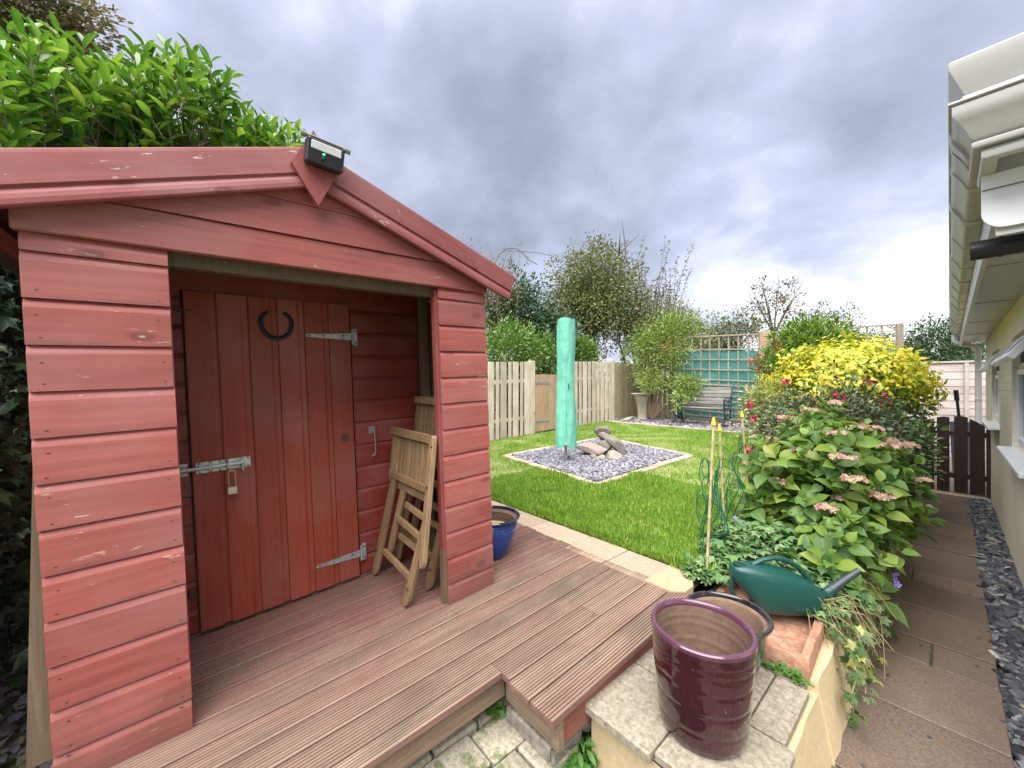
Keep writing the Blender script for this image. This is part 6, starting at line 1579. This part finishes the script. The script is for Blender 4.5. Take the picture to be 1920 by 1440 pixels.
# ------------------------------------------------------------------ laurels behind the shed
lm = [leaf_obj_mesh('laurel_leaf', 'laurel', M['laurel'], w_) for w_ in (.36, .42)]
def laurel(label, base, crown_c, crown_r, seed, nshoot, nobj):
    t_ = thing('laurel', label, 'shrub', tuple(base), 'laurels behind the shed'); r = np.random.default_rng(seed); b = Vector(base)
    P, D, N, L = [], [], [], []; mb = MB(); top = Vector((b.x + .02, b.y + .03, crown_c[2] - crown_r[2] * .15))
    obj('trunk', MB().tube([b - Vector((0, 0, .1)), b.lerp(top, .3), b.lerp(top, .7) + Vector((.03, -.02, 0)), top], [.055, .045, .036, .024], 9), M['bark_pale'], t_, True)
    for i in range(nshoot):
        d_ = r.normal(size=3); d_ /= np.linalg.norm(d_)
        if d_[2] < -.55: continue
        e = np.array(crown_c) + np.array(crown_r) * d_ * r.uniform(.62, 1.0); s_ = e - np.array([d_[0] * .12, d_[1] * .12, .26]) - r.normal(size=3) * .05 - np.array([0, 0, .06])
        ax = (e - s_); ln = np.linalg.norm(ax); ax /= ln
        if i % 2 == 0:
            j = b.lerp(top, r.uniform(.62, 1.0)); mb.tube([j, j.lerp(Vector(s_), .55) + Vector((0, 0, .05)), Vector(s_), Vector(e)], [.012, .008, .006, .003], 5, False)
        else: mb.tube([Vector(s_), Vector(e)], [.006, .003], 5, False)
        t1 = np.cross(ax, r.normal(size=3)); t1 /= np.linalg.norm(t1); t2 = np.cross(ax, t1)
        for k in range(9):
            f = k / 8; th_ = k * 2.4 + r.uniform(-.3, .3); op = 1.05 - .55 * f; rd = t1 * math.cos(th_) + t2 * math.sin(th_)
            P.append(s_ + ax * ln * (.1 + .9 * f)); D.append(ax * math.cos(op) + rd * math.sin(op)); N.append(ax * math.sin(op) - rd * math.cos(op) + np.array([0, 0, .5])); L.append(r.uniform(.11, .175) * (1 - .25 * (f > .9)))
    obj('branch', mb, M['bark_pale'], t_, True, kind='stuff')
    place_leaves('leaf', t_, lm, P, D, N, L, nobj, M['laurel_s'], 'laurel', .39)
laurel('laurel with tall pale trunk, left half of the hedge above the shed roof', (-4.28, -.27, .2), (-4.3, -.62, 3.52), (.62, .62, .54), 51, 190, 300)
laurel('laurel with a pale trunk, middle of the hedge above the shed roof', (-4.28, .02, .2), (-4.25, .05, 3.72), (.60, .55, .62), 52, 190, 300)
laurel('laurel beside the gable light, lowest end of the hedge above the shed roof', (-4.2, .62, .2), (-4.2, .66, 3.56), (.55, .45, .48), 53, 110, 240)
laurel('laurel at the left picture edge, its shoots reaching over the shed roof', (-3.5, -1.1, .2), (-3.7, -1.05, 2.85), (.60, .50, .62), 54, 130, 300)
P, D, N = clumps((-4.7, -.2, 2.9), (.5, 1.9, .9), 380, 13, .16, shell=(.2, 1.0)); 
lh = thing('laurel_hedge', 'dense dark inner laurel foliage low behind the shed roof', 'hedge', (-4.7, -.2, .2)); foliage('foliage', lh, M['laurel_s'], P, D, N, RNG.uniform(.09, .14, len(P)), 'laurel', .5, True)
mbt, _ = branches((-4.7, -.2, .2), [(-4.7, -1.4, 2.9), (-4.7, -.6, 3.0), (-4.7, .5, 2.9), (-4.6, 1.2, 2.7)], .06, .02, 9); obj('trunk', mbt, M['bark_pale'], lh, True)
c_ = at(25, 4.6, 5)
bt = tree('brown_leaved_tree', 'brown green deciduous tree at the top left corner above the laurels', (c_.x, c_.y, .2), 6, ((c_.x, c_.y, c_.z), (.95, .95, .62)), 'brownleaf', 420, 16, .13, .075, .5, 'mid', dict(shell=(.25, 1.0)), trunk_r=.10, limbs=14)
# ivy bank left of the shed, leaves coloured dark for the shade, leaf litter and slates on the ground there
ib = thing('ivy_bank', 'dark ivy covered bank in the shade left of the shed', 'plant', (-3.0, -1.0, .2))
n_ = 7000; x = RNG.uniform(-5.0, -1.9, n_); z = RNG.uniform(.15, 1, n_) * np.where(x < -3.2, 2.8, 1.75)
y = -.70 + .03 * (x + 1.8) + RNG.normal(0, .05, n_) - .10 * np.sin(z * 2.1 + x * 3)
m_ = n_ // 3; x[:m_] = RNG.uniform(-4.9, -3.9, m_); y[:m_] = RNG.uniform(-1.4, -.36, m_)
foliage('foliage', ib, M['shade_ivy'], np.stack([x, y, z], 1), np.stack([RNG.normal(.2, .5, n_), RNG.normal(0, .5, n_), RNG.normal(-.5, .4, n_)], 1), np.stack([RNG.normal(.4, .5, n_), np.ones(n_) * .6, RNG.normal(.4, .4, n_)], 1), RNG.uniform(.05, .11, n_), 'lobed', 1.0)
mbt, _ = branches((-3.0, -1.5, .15), [(-4.2, -1.15, 2.3), (-3.4, -1.0, 2.5), (-2.6, -.95, 2.4), (-2.1, -.9, 2.2)], .04, .015, 4); obj('stem', mbt, M['bark'], ib, True)
n_ = 1800; x = RNG.uniform(-3.6, -1.70, n_); y = RNG.uniform(-1.2, -.30, n_) ; k_ = y < (-.30 + .0 * x); x, y = x[k_], y[k_]; n_ = len(x)
ll = foliage('leaf_litter', None, M['litter'], np.stack([x, y, .19 + RNG.uniform(0, .05, n_)], 1), rdir(n_) * np.array([1, 1, .25]), np.array([0, 0, 1.]) + rdir(n_) * .4, RNG.uniform(.03, .075, n_), 'mid', .7); ll['label'] = 'damp leaf litter and slate bits left of the shed'; ll['category'] = 'leaf litter'

n_ = 70; x = RNG.uniform(-.30, .16, n_); y = RNG.uniform(1.9, 6.5, n_)
fl = foliage('fallen_leaf', None, M['litter'], np.stack([x, y, np.full(n_, .006)], 1), rdir(n_) * np.array([1, 1, .08]), np.array([0, 0, 1.]) + rdir(n_) * .15, RNG.uniform(.008, .026, n_), 'mid', .8); fl['label'] = 'small dry leaf scraps on the brown path'; fl['category'] = 'leaf litter'
